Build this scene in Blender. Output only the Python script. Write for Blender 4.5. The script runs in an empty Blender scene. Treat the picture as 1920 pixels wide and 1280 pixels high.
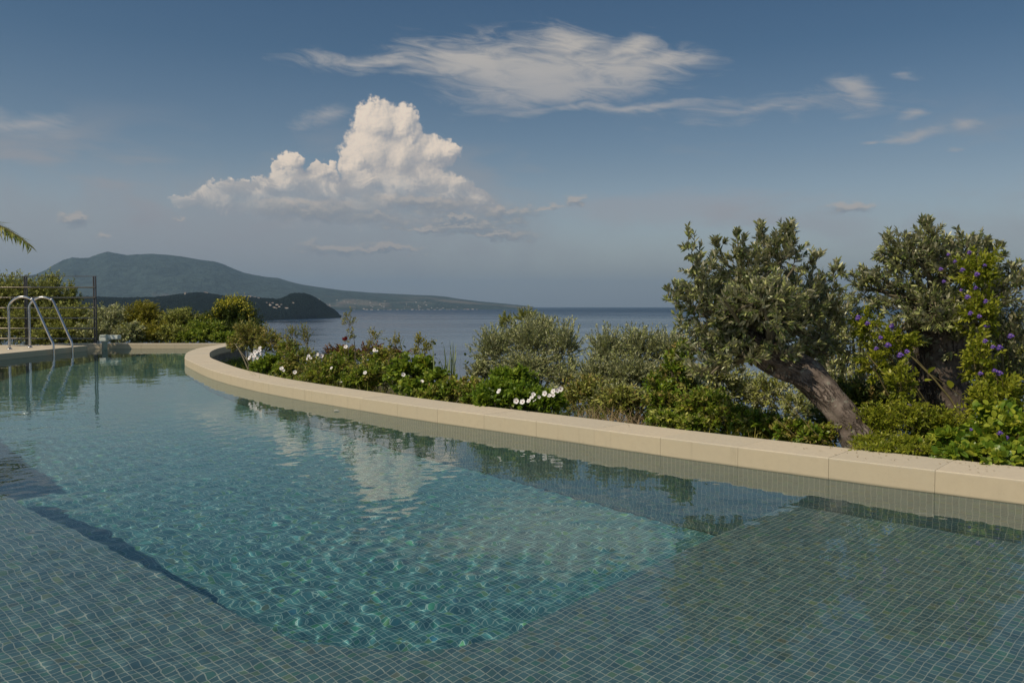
import bpy, bmesh, math, random
import numpy as np
from mathutils import Vector, Matrix

random.seed(7)
rng = np.random.default_rng(11)
SC = bpy.context.scene
COL = SC.collection
R = math.radians

# ------------------------------------------------------------------ camera
CAM_H = 0.9
cam_d = bpy.data.cameras.new("camera")
cam = bpy.data.objects.new("camera", cam_d)
COL.objects.link(cam)
cam_d.sensor_width = 36.0
cam_d.lens = 30.0
cam_d.clip_start = 0.05
cam_d.clip_end = 200000.0
cam.location = (0, 0, CAM_H)
cam.rotation_euler = (R(90) - math.atan(67 / 1600.0), 0, 0)
SC.camera = cam

# ------------------------------------------------------------------ light
SUN_EL, SUN_AZ = 50.0, -126.0      # azimuth measured from +Y (view direction) towards +X
sun_dir = Vector((math.sin(R(SUN_AZ)) * math.cos(R(SUN_EL)), math.cos(R(SUN_AZ)) * math.cos(R(SUN_EL)), math.sin(R(SUN_EL))))
sun_d = bpy.data.lights.new("sun", 'SUN')
sun_d.energy = 4.4
sun_d.angle = R(0.5)
sun_d.color = (1.0, 0.86, 0.66)
sun_d.cycles.is_caustics_light = True
sun = bpy.data.objects.new("sun", sun_d)
COL.objects.link(sun)
sun.rotation_euler = sun_dir.to_track_quat('Z', 'Y').to_euler()

SC.render.engine = 'CYCLES'
SC.cycles.use_denoising = True
SC.cycles.max_bounces = 10
SC.cycles.transparent_max_bounces = 12
SC.cycles.sample_clamp_indirect = 4.0
SC.cycles.sample_clamp_direct = 12.0
SC.view_settings.view_transform = 'Standard'
SC.view_settings.look = 'None'
SC.view_settings.gamma = 1.0
SC.view_settings.exposure = -0.45


# ------------------------------------------------------------------ node helper
class NB:
    def __init__(s, tree):
        s.t = tree
        s.n = tree.nodes
        s.l = tree.links

    def node(s, ty, **kw):
        n = s.n.new(ty)
        for k, v in kw.items():
            setattr(n, k, v)
        return n

    def put(s, sock, v):
        if v is None:
            return
        if isinstance(v, bpy.types.NodeSocket):
            s.l.new(v, sock)
        else:
            if hasattr(sock.default_value, '__len__') and not hasattr(v, '__len__'):
                v = (v, v, v) if len(sock.default_value) == 3 else (v, v, v, 1)
            if hasattr(v, '__len__') and len(sock.default_value) == 4 and len(v) == 3:
                v = (*v, 1)
            sock.default_value = v

    def m(s, op, a, b=None, c=None, clamp=False):
        n = s.node('ShaderNodeMath', operation=op, use_clamp=clamp)
        s.put(n.inputs[0], a); s.put(n.inputs[1], b)
        if c is not None: s.put(n.inputs[2], c)
        return n.outputs[0]

    def v(s, op, a, b=None, out=0):
        n = s.node('ShaderNodeVectorMath', operation=op)
        s.put(n.inputs[0], a)
        if b is not None:
            s.put(n.inputs[3 if op == 'SCALE' else 1], b)
        return n.outputs[out]

    def xyz(s, x, y, z=0.0):
        n = s.node('ShaderNodeCombineXYZ')
        s.put(n.inputs[0], x); s.put(n.inputs[1], y); s.put(n.inputs[2], z)
        return n.outputs[0]

    def sep(s, v):
        n = s.node('ShaderNodeSeparateXYZ')
        s.put(n.inputs[0], v)
        return n.outputs

    def noise(s, vec, scale, detail=4, rough=0.5, dist=0.0, col=False, dims='3D'):
        n = s.node('ShaderNodeTexNoise', noise_dimensions=dims)
        s.put(n.inputs['Vector'], vec)
        n.inputs['Scale'].default_value = scale
        n.inputs['Detail'].default_value = detail
        n.inputs['Roughness'].default_value = rough
        n.inputs['Distortion'].default_value = dist
        return n.outputs[1 if col else 0]

    def vor(s, vec, scale, feature='F1', out='Distance', smooth=None, rand=1.0):
        n = s.node('ShaderNodeTexVoronoi', feature=feature)
        s.put(n.inputs['Vector'], vec)
        n.inputs['Scale'].default_value = scale
        n.inputs['Randomness'].default_value = rand
        if smooth is not None: n.inputs['Smoothness'].default_value = smooth
        return n.outputs[out]

    def ss(s, x, lo, hi, a=0.0, b=1.0):
        n = s.node('ShaderNodeMapRange', interpolation_type='SMOOTHSTEP')
        s.put(n.inputs[0], x)
        n.inputs[1].default_value = lo; n.inputs[2].default_value = hi
        n.inputs[3].default_value = a; n.inputs[4].default_value = b
        return n.outputs[0]

    def lin(s, x, lo, hi, a=0.0, b=1.0):
        n = s.node('ShaderNodeMapRange')
        s.put(n.inputs[0], x)
        n.inputs[1].default_value = lo; n.inputs[2].default_value = hi
        n.inputs[3].default_value = a; n.inputs[4].default_value = b
        return n.outputs[0]

    def mix(s, f, a, b, blend='MIX'):
        n = s.node('ShaderNodeMix', data_type='RGBA', blend_type=blend)
        s.put(n.inputs[0], f); s.put(n.inputs[6], a); s.put(n.inputs[7], b)
        return n.outputs[2]

    def ramp(s, f, stops, interp='LINEAR'):
        n = s.node('ShaderNodeValToRGB')
        n.color_ramp.interpolation = interp
        e = n.color_ramp.elements
        while len(e) < len(stops): e.new(0.5)
        for el, (p, c) in zip(e, stops):
            el.position = p
            el.color = (*c, 1) if len(c) == 3 else c
        s.put(n.inputs[0], f)
        return n.outputs[0]


# ------------------------------------------------------------------ sky
W = bpy.data.worlds.new("World")
SC.world = W
W.use_nodes = True
wt = W.node_tree
wt.nodes.clear()
b = NB(wt)
sky = b.node('ShaderNodeTexSky', sky_type='NISHITA', sun_disc=False)
sky.sun_elevation = R(SUN_EL)
sky.sun_rotation = R(SUN_AZ)
sky.altitude = 80
sky.air_density = 1.0
sky.dust_density = 1.6
sky.ozone_density = 2.2
SKY_STRENGTH = 0.085

tc = b.node('ShaderNodeTexCoord').outputs['Generated']
dx, dy, dz = b.sep(tc)
az = b.m('MULTIPLY', b.m('ARCTAN2', dx, dy), 57.29578)
el = b.m('MULTIPLY', b.m('ARCSINE', dz), 57.29578)
# sky position in degrees (azimuth from the sea horizon's middle, elevation)
P0 = b.xyz(az, el, 0.0)


def ang(px, py):                       # handy conversion for the numbers below
    ca = math.atan((px - 960) / 1600.0)
    ce = math.atan((573 - py) / 1600.0 * math.cos(ca))
    return math.degrees(ca), math.degrees(ce)


def blob_group(name, blobs, warps):
    """density field of a cloud: smooth union of puffs, warped by noise"""
    g = bpy.data.node_groups.new(name, 'ShaderNodeTree')
    g.interface.new_socket('P', in_out='INPUT', socket_type='NodeSocketVector')
    g.interface.new_socket('D', in_out='OUTPUT', socket_type='NodeSocketFloat')
    q = NB(g)
    gi = q.node('NodeGroupInput'); go = q.node('NodeGroupOutput')
    p = gi.outputs[0]
    off = None
    for sc, amt, det, stretch in warps:
        pp = q.v('MULTIPLY', p, (1, stretch, 1))
        nz = q.noise(pp, sc, det, 0.55, col=True, dims='2D')
        o = q.v('MULTIPLY', q.v('SUBTRACT', nz, (0.5, 0.5, 0.5)), (amt, amt / max(stretch, 1) ** 0.6, 0))
        off = o if off is None else q.v('ADD', off, o)
    p = q.v('ADD', p, off)
    d = None
    for (a, e, ra, re, amp) in blobs:
        u = q.v('LENGTH', q.v('DIVIDE', q.v('SUBTRACT', p, (a, e, 0)), (ra, re, 1)), out=1)
        f = q.m('MULTIPLY', q.m('SUBTRACT', 1.0, u), amp)
        d = f if d is None else q.m('SMOOTH_MAX', d, f, 0.12)
    g.links.new(d, go.inputs[0])
    return g


def use(g, vec):
    n = b.node('ShaderNodeGroup')
    n.node_tree = g
    b.put(n.inputs[0], vec)
    return n.outputs[0]


def bl(px, py, rx, ry, amp=1.0):
    a, e = ang(px, py)
    k = 57.3 / 1600 * math.cos(math.radians(a)) ** 2
    return (a, e, rx * k, ry * k, amp)


# towering cumulus
cum = blob_group('cumulus', [
    bl(712, 232, 52, 46), bl(756, 240, 36, 44), bl(700, 290, 66, 62), bl(750, 300, 62, 70), bl(775, 270, 30, 40),
    bl(812, 290, 58, 38), bl(838, 288, 36, 28), bl(668, 300, 34, 50), bl(690, 345, 62, 40), bl(760, 345, 95, 52), bl(830, 362, 70, 34),
    bl(890, 378, 52, 22), bl(720, 375, 110, 40), bl(925, 392, 30, 16),
    bl(545, 302, 28, 24), bl(520, 315, 20, 14), bl(610, 318, 30, 20), bl(560, 345, 66, 36), bl(490, 358, 66, 28), bl(415, 370, 66, 30),
    bl(362, 376, 40, 13, .7), bl(600, 358, 90, 40), bl(520, 385, 130, 28), bl(660, 400, 200, 36),
], [(0.35, 1.2, 2, 1.0), (1.2, 0.8, 3, 1.0), (3.6, 0.42, 5, 1.0)])
# broken stratified decks below and right of the tower
low = blob_group('low_cloud', [
    bl(800, 385, 200, 22, .8), bl(880, 420, 150, 20), bl(950, 400, 90, 18, .8), bl(700, 410, 150, 16, .7), bl(800, 428, 120, 11), bl(920, 440, 110, 13), bl(850, 404, 100, 8),
    bl(640, 468, 120, 16), bl(720, 470, 90, 9), bl(1085, 380, 32, 15), bl(1015, 392, 60, 9, .7), bl(970, 415, 40, 20, .7),
    bl(145, 414, 44, 24), bl(200, 438, 24, 16, .8), bl(1588, 392, 58, 20), bl(330, 408, 20, 8, .7), bl(600, 395, 190, 26, .8),
], [(0.25, 2.6, 3, 3.0), (1.1, 1.7, 6, 1.8)])
# high fibrous sheet
cir = blob_group('high_cloud', [
    bl(1010, 130, 250, 72), bl(1150, 130, 200, 48), bl(900, 120, 170, 45), bl(1050, 165, 230, 46), bl(720, 138, 210, 22, .8),
    bl(1160, 88, 85, 26, .9), bl(1240, 118, 130, 24, .8), bl(1050, 80, 110, 26, .8),
    bl(1150, 207, 320, 15, .75), bl(1420, 215, 260, 20, .5), bl(1580, 175, 75, 32, .85), bl(1690, 212, 36, 16, .7),
    bl(1705, 244, 75, 15, .85), bl(1805, 228, 44, 18, .8), bl(1620, 250, 26, 9, .6), bl(40, 238, 105, 36, .85), bl(595, 218, 56, 22, .75),
    bl(1480, 222, 30, 14, .5), bl(1700, 148, 20, 10, .45), bl(1785, 296, 22, 9, .5),
], [(0.10, 4.5, 2, 2.0), (0.45, 1.3, 4, 3.0)])

s_off = Vector((-0.75, 0.62, 0))
dC = use(cum, P0)
dC1 = use(cum, b.v('ADD', P0, tuple(s_off * 0.16)))
dC2 = use(cum, b.v('ADD', P0, tuple(s_off * 0.9)))
litf = b.m('ADD', b.m('MULTIPLY', b.m('SUBTRACT', dC, dC1), 1.7), b.m('MULTIPLY', b.m('SUBTRACT', dC, dC2), 1.35))
lit = b.ss(litf, -1.1, 1.15)
aC = b.ss(dC, 0.0, 0.20)
fade_n = b.noise(b.v('MULTIPLY', P0, (1, 1.6, 1)), 0.5, 5, 0.6, dims='2D')
base_fade = b.ss(b.m('ADD', el, b.m('MULTIPLY', b.m('SUBTRACT', fade_n, 0.5), 3.4)), 4.8, 9.4)          # the tower dissolves into haze at its foot
aC = b.m('MULTIPLY', aC, b.lin(base_fade, 0, 1, 0.10, 1.0))
colC = b.ramp(lit, [(0.0, (5.2, 5.4, 5.9)), (0.45, (9.3, 8.4, 7.6)), (1.0, (14.0, 11.8, 9.6))])

gm = b.noise(b.v('MULTIPLY', P0, (1, 1.7, 1)), 0.42, 5, 0.6, 0.5, dims='2D')
gm = b.m('MULTIPLY', b.ss(gm, 0.44, 0.62), b.m('MULTIPLY', b.ss(el, 10.5, 7.2), 0.75))
colC = b.mix(gm, colC, (5.0, 5.1, 5.5))

dL = use(low, P0)
dL1 = use(low, b.v('ADD', P0, (-0.1, 0.3, 0)))
litL = b.ss(b.m('SUBTRACT', dL, dL1), -0.35, 0.55)
aL = b.m('MULTIPLY', b.ss(dL, 0.0, 0.7), 0.72)
colL = b.ramp(litL, [(0.0, (3.4, 3.8, 4.5)), (0.5, (5.0, 5.0, 5.1)), (1.0, (8.0, 7.0, 6.2))])

dH = use(cir, P0)
rot = b.node('ShaderNodeVectorRotate'); b.put(rot.inputs[0], P0); rot.inputs['Angle'].default_value = 0.12
fib = b.noise(b.v('MULTIPLY', rot.outputs[0], (0.30, 1.5, 1)), 0.9, 8, 0.66, 0.9, dims='2D')
aH = b.ss(b.m('ADD', dH, b.m('MULTIPLY', b.m('SUBTRACT', fib, 0.5), 1.15)), -0.05, 0.95)
aH = b.m('MULTIPLY', aH, 0.92)
colH = b.mix(b.ss(el, 12.5, 17.5), (6.0, 6.0, 6.2), (8.6, 7.9, 7.1))

# thin veils: one wide bank on the left under the tower, faint streaks elsewhere
veil_n = b.noise(b.v('MULTIPLY', P0, (1, 3.5, 1)), 0.09, 5, 0.55, 0.4, dims='2D')
aV = b.m('MULTIPLY', b.ss(veil_n, 0.46, 0.72), b.m('MULTIPLY', b.ss(el, 2.0, 5.5), b.ss(el, 13.0, 7.0)))
aV = b.m('MULTIPLY', aV, b.lin(b.ss(az, -8, -22), 0, 1, 0.6, 0.95))
bank = b.v('LENGTH', b.v('DIVIDE', b.v('SUBTRACT', P0, (*ang(430, 462), 0)), (27, 5.0, 1)), out=1)
bank = b.m('ADD', bank, b.m('MULTIPLY', b.m('SUBTRACT', b.noise(P0, 0.35, 5, 0.6, dims='2D'), 0.5), 0.7))
aB = b.m('MULTIPLY', b.ss(bank, 1.15, 0.2), 0.72)
str_ = b.v('LENGTH', b.v('DIVIDE', b.v('SUBTRACT', P0, (*ang(1270, 392), 0)), (11, 1.5, 1)), out=1)
str_ = b.m('ADD', str_, b.m('MULTIPLY', b.m('SUBTRACT', b.noise(b.v('MULTIPLY', P0, (.5, 2.0, 1)), 0.5, 6, 0.6, dims='2D'), 0.5), 1.2))
aS = b.m('MULTIPLY', b.ss(str_, 1.1, 0.2), 0.42)
# scattered puffs all round the sky, away from the view
rest = b.ss(b.m('ABSOLUTE', az), 36, 50)
puff = b.noise(b.v('MULTIPLY', P0, (1, 2, 1)), 0.06, 7, 0.6, 0.3, dims='2D')
aR = b.m('MULTIPLY', b.m('MULTIPLY', b.ss(puff, 0.52, 0.68), rest), b.m('MULTIPLY', b.ss(el, 1, 6), 0.8))

c = sky.outputs[0]
c = b.mix(1.0, c, b.ramp(b.ss(el, 0, 24), [(0.0, (1.70, 1.68, 1.60)), (0.3, (1.20, 1.20, 1.16)), (0.5, (0.94, 1.02, 1.03)), (0.75, (0.62, 0.82, 0.90)), (1.0, (0.50, 0.72, 0.84))]), 'MULTIPLY')
c = b.mix(aV, c, (5.0, 5.0, 5.3))
c = b.mix(aH, c, colH)
c = b.mix(b.ss(el, 0.0, 11.0, 0.52, 0.0), c, (7.0, 7.1, 7.6))
c = b.mix(aB, c, (4.9, 5.0, 5.4))
c = b.mix(aS, c, (6.0, 5.6, 5.8))
c = b.mix(aC, c, colC)
c = b.mix(aL, c, colL)
c = b.mix(aR, c, (6, 5.8, 5.6))
bg = b.node('ShaderNodeBackground')
b.put(bg.inputs[0], c)
bg.inputs[1].default_value = SKY_STRENGTH
wo = b.node('ShaderNodeOutputWorld')
wt.links.new(bg.outputs[0], wo.inputs[0])
W.cycles.sampling_method = 'MANUAL'
W.cycles.sample_map_resolution = 512


# ------------------------------------------------------------------ object helpers
def tag(o, label=None, cat=None, group=None, kind=None):
    if label: o['label'] = label
    if cat: o['category'] = cat
    if group: o['group'] = group
    if kind: o['kind'] = kind
    return o


def link(name, me, parent=None, mat=None):
    o = bpy.data.objects.new(name, me)
    COL.objects.link(o)
    if parent is not None: o.parent = parent
    if mat is not None:
        for mm in (mat if isinstance(mat, (list, tuple)) else [mat]):
            me.materials.append(mm)
    return o


def empty(name, loc=(0, 0, 0), rz=0.0):
    o = bpy.data.objects.new(name, None)
    COL.objects.link(o)
    o.empty_display_size = 0.2
    o.location = loc
    o.rotation_euler = (0, 0, rz)
    return o


def mesh_np(name, V, F, smooth=False, uv=None, col=None, mi=None):
    """V (n,3) ; F list of faces or (m,k) array; uv (loops,2)"""
    me = bpy.data.meshes.new(name)
    V = np.asarray(V, dtype=np.float32)
    if isinstance(F, np.ndarray):
        m, k = F.shape
        me.vertices.add(len(V)); me.vertices.foreach_set('co', V.ravel())
        me.loops.add(m * k); me.loops.foreach_set('vertex_index', F.astype(np.int32).ravel())
        me.polygons.add(m)
        me.polygons.foreach_set('loop_start', np.arange(0, m * k, k, dtype=np.int32))
        me.polygons.foreach_set('loop_total', np.full(m, k, dtype=np.int32))
    else:
        me.from_pydata([tuple(v) for v in V.tolist()], [], F)
    me.update(calc_edges=True)
    if uv is not None:
        l = me.uv_layers.new(name='UVMap')
        l.data.foreach_set('uv', np.asarray(uv, dtype=np.float32).ravel())
    if mi is not None:
        me.polygons.foreach_set('material_index', np.asarray(mi, dtype=np.int32))
    if smooth:
        me.polygons.foreach_set('use_smooth', np.ones(len(me.polygons), dtype=bool))
    me.validate()
    return me


def mat_new(name):
    m = bpy.data.materials.new(name)
    m.use_nodes = True
    t = m.node_tree
    t.nodes.clear()
    q = NB(t)
    out = q.node('ShaderNodeOutputMaterial')
    return m, q, out


def principled(q, out, color, rough=0.6, spec=0.5, metal=0.0, bump=None, bstr=0.3, bdist=0.01):
    p = q.node('ShaderNodeBsdfPrincipled')
    q.put(p.inputs['Base Color'], color)
    q.put(p.inputs['Roughness'], rough)
    q.put(p.inputs['Specular IOR Level'], spec)
    q.put(p.inputs['Metallic'], metal)
    if bump is not None:
        bn = q.node('ShaderNodeBump')
        bn.inputs['Strength'].default_value = bstr
        bn.inputs['Distance'].default_value = bdist
        q.put(bn.inputs['Height'], bump)
        q.l.new(bn.outputs[0], p.inputs['Normal'])
    q.l.new(p.outputs[0], out.inputs[0])
    return p
# ================================================================== POOL
# waterline of the pool in plan (metres), counter-clockwise, starting at the right-hand near corner
CURVE = [(5.1, 0.95), (4.62, 1.62), (3.92, 2.42), (3.15, 3.12), (2.312, 3.843), (1.905, 4.185), (1.516, 4.525), (1.126, 4.877),
         (0.751, 5.235), (0.394, 5.6), (0.019, 5.965), (-0.343, 6.31), (-0.693, 6.645), (-1.043, 7.02), (-1.374, 7.385),
         (-1.776, 7.83), (-2.319, 8.47), (-2.664, 8.91), (-2.973, 9.34), (-3.27, 9.78), (-3.759, 10.57), (-4.385, 11.75),
         (-4.926, 12.82), (-5.161, 13.45), (-5.43, 14.2), (-5.646, 14.952), (-5.85, 15.9), (-5.93, 16.7), (-5.96, 17.8)]


def catmull(pts, step):
    P = [np.array(p, float) for p in pts]
    P = [2 * P[0] - P[1]] + P + [2 * P[-1] - P[-2]]
    out = []
    for i in range(1, len(P) - 2):
        n = max(2, int(np.linalg.norm(P[i + 1] - P[i]) / 0.04))
        for k in range(n):
            t = k / n
            a, b_, c_, d = P[i - 1], P[i], P[i + 1], P[i + 2]
            out.append(0.5 * ((2 * b_) + (-a + c_) * t + (2 * a - 5 * b_ + 4 * c_ - d) * t * t + (-a + 3 * b_ - 3 * c_ + d) * t ** 3))
    out.append(P[-2])
    out = np.array(out)
    # resample evenly
    s = np.r_[0, np.cumsum(np.linalg.norm(np.diff(out, axis=0), axis=1))]
    n = max(2, int(round(s[-1] / step)) + 1)
    t = np.linspace(0, s[-1], n)
    return np.c_[np.interp(t, s, out[:, 0]), np.interp(t, s, out[:, 1])]


# smooth the hand-measured points a little
cv = catmull(CURVE, 0.1)
for _ in range(12):
    cv[1:-1] = 0.25 * cv[:-2] + 0.5 * cv[1:-1] + 0.25 * cv[2:]
cv = catmull(cv.tolist(), 0.1024)
FAR = np.array([(-5.96, 17.8), (-8.95, 17.8)])
JOG = np.array([(-8.95, 17.8), (-8.95, 16.9)])
LEFT = catmull([(-8.42, 16.9), (-8.42, 15), (-8.42, 13.6), (-8.3, 12.2), (-7.9, 10.8), (-7.2, 9.4), (-6.4, 8.0), (-5.5, 6.72), (-4.7, 5.75), (-3.9, 4.85)], 0.1)
NEARL = np.array([(-3.9, 4.85), (-5.6, 2.6), (-6.3, 0.95)])
NEAR = np.array([(-6.3, 0.95), (5.1, 0.95)])
OUT = np.vstack([cv, FAR[1:], JOG[1:], [(-8.42, 16.9)], LEFT[1:], NEARL[1:]])


def inside(poly, X, Y):
    r = np.zeros(X.shape, bool)
    x0, y0 = poly[-1]
    for x1, y1 in poly:
        c_ = (y1 > Y) != (y0 > Y)
        with np.errstate(divide='ignore', invalid='ignore'):
            r ^= c_ & (X < (x0 - x1) * (Y - y1) / (y0 - y1 + 1e-30) + x1)
        x0, y0 = x1, y1
    return r


def dist_poly(poly, X, Y):
    D = np.full(X.shape, 1e9)
    x0, y0 = poly[-1]
    for x1, y1 in poly:
        ex, ey = x1 - x0, y1 - y0
        L = ex * ex + ey * ey + 1e-12
        t = np.clip(((X - x0) * ex + (Y - y0) * ey) / L, 0, 1)
        D = np.minimum(D, (X - x0 - t * ex) ** 2 + (Y - y0 - t * ey) ** 2)
        x0, y0 = x1, y1
    return np.sqrt(D)


def normals_out(p):
    t = np.gradient(p, axis=0)
    t /= np.linalg.norm(t, axis=1)[:, None]
    return np.c_[t[:, 1], -t[:, 0]]          # right of travel = outward for a ccw outline


# ---- materials
def mat_tile(name='glass_mosaic', gain=(1, 1, 1), gr=(0.52, 0.52, 0.45), ir=0.55):
    m, q, out = mat_new(name)
    uv = q.node('ShaderNodeUVMap'); uv.uv_map = 'UVMap'
    p = q.v('SCALE', uv.outputs[0], 1 / 0.029)
    cell = q.v('FLOOR', p)
    fr = q.v('SUBTRACT', q.v('FRACTION', p), (0.5, 0.5, 0.5))
    fx, fy, _ = q.sep(q.v('ABSOLUTE', fr))
    edge = q.m('MAXIMUM', fx, fy)
    grout = q.ss(edge, 0.425, 0.465)
    wn = q.node('ShaderNodeTexWhiteNoise', noise_dimensions='2D')
    q.put(wn.inputs[0], cell)
    r1 = wn.outputs[0]
    rc = q.sep(wn.outputs[1])
    tone = q.ramp(r1, [(0.0, (0.13, 0.19, 0.215)), (0.35, (0.17, 0.24, 0.26)), (0.62, (0.22, 0.29, 0.30)),
                       (0.85, (0.15, 0.25, 0.23)), (1.0, (0.26, 0.32, 0.28))])
    # pearly tiles: green, gold and copper tints in single pieces
    irid = q.ramp(rc[1], [(0.0, (0.10, 0.30, 0.27)), (0.35, (0.17, 0.36, 0.16)), (0.6, (0.45, 0.38, 0.12)), (0.8, (0.40, 0.20, 0.11)), (1.0, (0.08, 0.22, 0.38))])
    tone = q.mix(q.m('MULTIPLY', q.ss(rc[0], 0.70, 0.99), ir), tone, irid)
    tone = q.mix(1.0, tone, gain, 'MULTIPLY')
    inner = q.noise(q.v('SCALE', uv.outputs[0], 90), 1.0, 2, 0.6)
    tone = q.mix(q.lin(inner, 0.3, 0.7, 0.0, 0.35), tone, (0.10, 0.14, 0.16))
    col = q.mix(grout, tone, gr)
    principled(q, out, col, 0.25, 0.5)
    return m


def mat_stone(name, base=(0.655, 0.572, 0.445), wet=True):
    m, q, out = mat_new(name)
    geo = q.node('ShaderNodeNewGeometry')
    pos = geo.outputs['Position']
    n1 = q.noise(pos, 2.2, 5, 0.6)
    n2 = q.noise(pos, 26, 6, 0.7)
    n3 = q.noise(pos, 160, 3, 0.6)
    ri = geo.outputs['Random Per Island']
    oi = q.node('ShaderNodeObjectInfo').outputs['Random']
    c_ = q.mix(q.lin(n1, 0.3, 0.7), base, tuple(x * y for x, y in zip(base, (1.08, 1.05, 0.98))))
    c_ = q.mix(q.lin(n2, 0.35, 0.72, 0.0, 0.42), c_, tuple(x * 0.70 for x in base))
    c_ = q.mix(q.lin(oi, 0, 1, 0.0, 0.42), c_, tuple(x * y for x, y in zip(base, (0.80, 0.84, 0.86))))
    # fine dark pits and mineral speckle
    pits = q.m('MAXIMUM', q.ss(q.vor(pos, 95), 0.20, 0.05), q.ss(q.vor(pos, 31), 0.13, 0.06))
    pits = q.m('MULTIPLY', pits, q.ss(n2, 0.5, 0.62))
    c_ = q.mix(q.m('MULTIPLY', pits, 0.55), c_, (0.16, 0.14, 0.11))
    # water and weather stains running down the pool face
    x, y, z = q.sep(pos)
    st = q.noise(q.xyz(q.m('MULTIPLY', x, 14), q.m('MULTIPLY', y, 14), q.m('MULTIPLY', z, 1.6)), 1.0, 4, 0.6)
    stm = q.m('MULTIPLY', q.ss(st, 0.55, 0.75), q.ss(z, 0.108, 0.10))
    c_ = q.mix(q.m('MULTIPLY', stm, 0.5), c_, (0.30, 0.27, 0.21))
    face = q.ss(q.m('ADD', z, q.m('MULTIPLY', q.m('SUBTRACT', n2, 0.5), 0.02)), 0.1075, 0.098) if wet else 0.0  # whole face tinted yellower: light bounced off the water, put into the colour
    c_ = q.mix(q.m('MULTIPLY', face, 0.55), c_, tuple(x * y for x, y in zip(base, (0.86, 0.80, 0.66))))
    if wet:
        wetm = q.ss(q.m('ADD', z, q.m('MULTIPLY', q.m('SUBTRACT', n1, 0.5), 0.01)), 0.010, 0.002)
        c_ = q.mix(q.m('MULTIPLY', wetm, 0.6), c_, (0.26, 0.24, 0.17))
    h = q.m('ADD', q.m('MULTIPLY', n2, 0.6), q.m('MULTIPLY', n3, 0.4))
    h = q.m('SUBTRACT', h, q.m('MULTIPLY', pits, 0.6))
    principled(q, out, c_, 0.78, 0.35, bump=h, bstr=0.5, bdist=0.002)
    return m


def mat_water():
    m, q, out = mat_new('pool_water')
    g = q.node('ShaderNodeBsdfGlass')
    g.inputs['IOR'].default_value = 1.333
    g.inputs['Roughness'].default_value = 0.0
    g.inputs['Color'].default_value = (0.93, 0.98, 0.97, 1)
    q.l.new(g.outputs[0], out.inputs[0])
    return m


M_TILE = mat_tile(gain=(0.58, 0.80, 0.86), gr=(0.41, 0.44, 0.41), ir=.5)
M_TILED = mat_tile('deep_water_tint_mosaic', gain=(0.36, 0.94, 1.02), gr=(0.32, 0.50, 0.50), ir=0.8)  # same mosaic; teal of light through deep water put into the tile colour
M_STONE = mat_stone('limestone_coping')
M_WATER = mat_water()
for m_ in (M_TILE, M_STONE):
    pass
COPE_T = 0.11


def wall_strip(pts, z0, z1, off=0.0, flip=False):
    """vertical wall along a polyline, uv in metres"""
    n = normals_out(pts) if len(pts) > 2 else np.repeat([[(pts[1] - pts[0])[1], -(pts[1] - pts[0])[0]] / np.linalg.norm(pts[1] - pts[0])], len(pts), 0)
    p = pts + n * off
    s = np.r_[0, np.cumsum(np.linalg.norm(np.diff(p, axis=0), axis=1))]
    V, F, UV = [], [], []
    for i in range(len(p)):
        V += [(p[i][0], p[i][1], z0), (p[i][0], p[i][1], z1)]
    for i in range(len(p) - 1):
        f = (2 * i, 2 * i + 1, 2 * i + 3, 2 * i + 2)
        uv = [(s[i], z0), (s[i], z1), (s[i + 1], z1), (s[i + 1], z0)]
        if flip: f = f[::-1]; uv = uv[::-1]
        F.append(f); UV += uv
    return V, F, UV


def join(parts):
    V, F, UV = [], [], []
    for v_, f_, u_ in parts:
        o = len(V)
        V += list(v_); F += [tuple(i + o for i in f) for f in f_]; UV += list(u_)
    return V, F, UV


DEEP, SHELF = -1.5, -0.7
GA = math.radians(45.5)                       # tile grid follows the right-hand shelf edge


def flat(poly, z):
    c_, s_ = math.cos(GA), math.sin(GA)
    V = [(x, y, z) for x, y in poly]
    UV = [(x * c_ + y * s_, -x * s_ + y * c_) for x, y in poly]
    return V, [tuple(range(len(poly)))], UV


# shelf (the shallow part nearest the camera) with a cut corner
k_hit = int(np.argmin(np.linalg.norm(cv - np.array([1.50, 4.54]), axis=1)))
EDGE = [tuple(cv[k_hit]), (-0.04, 2.965), (-0.28, 2.86), (-0.72, 2.90), (-0.86, 3.0), (-1.6, 3.62), (-2.81, 4.67), (-3.2, 4.98), (-3.9, 4.85)]
shelf_poly = [tuple(p) for p in cv[:k_hit]] + EDGE + [(-5.6, 2.6), (-6.3, 0.95)]
deep_poly = [tuple(p) for p in OUT]
pool = empty('pool', (0, 0, 0))
tag(pool, kind='structure')
pool['label'] = 'curved swimming pool lined with blue grey glass mosaic'
pool['category'] = 'pool'
v_, f_, u_ = flat(deep_poly, DEEP)
link('deep_floor', mesh_np('deep_floor', v_, f_, uv=u_), pool, M_TILED)
v_, f_, u_ = flat(shelf_poly, SHELF)
link('shallow_floor', mesh_np('shallow_floor', v_, f_, uv=u_), pool, M_TILE)
v_, f_, u_ = wall_strip(np.array(EDGE), DEEP, SHELF)
link('shelf_riser', mesh_np('shelf_riser', v_, f_, uv=u_), pool, M_TILE)
walls = join([wall_strip(cv, DEEP, -0.012, 0.008, True), wall_strip(FAR, DEEP, -0.012, 0.0, True), wall_strip(JOG, DEEP, -0.012, 0.0, True),
              wall_strip(np.array([(-8.95, 16.9), (-8.42, 16.9)]), DEEP, -0.012, 0, True),
              wall_strip(LEFT, DEEP, -0.012, 0.0, True), wall_strip(NEARL, DEEP, -0.012, 0.0, True), wall_strip(NEAR, DEEP, -0.012, 0.0, True)])
link('pool_wall', mesh_np('pool_wall', walls[0], walls[1], uv=walls[2]), pool, M_TILE)
for o in pool.children:
    o.cycles.is_caustics_receiver = True


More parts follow.
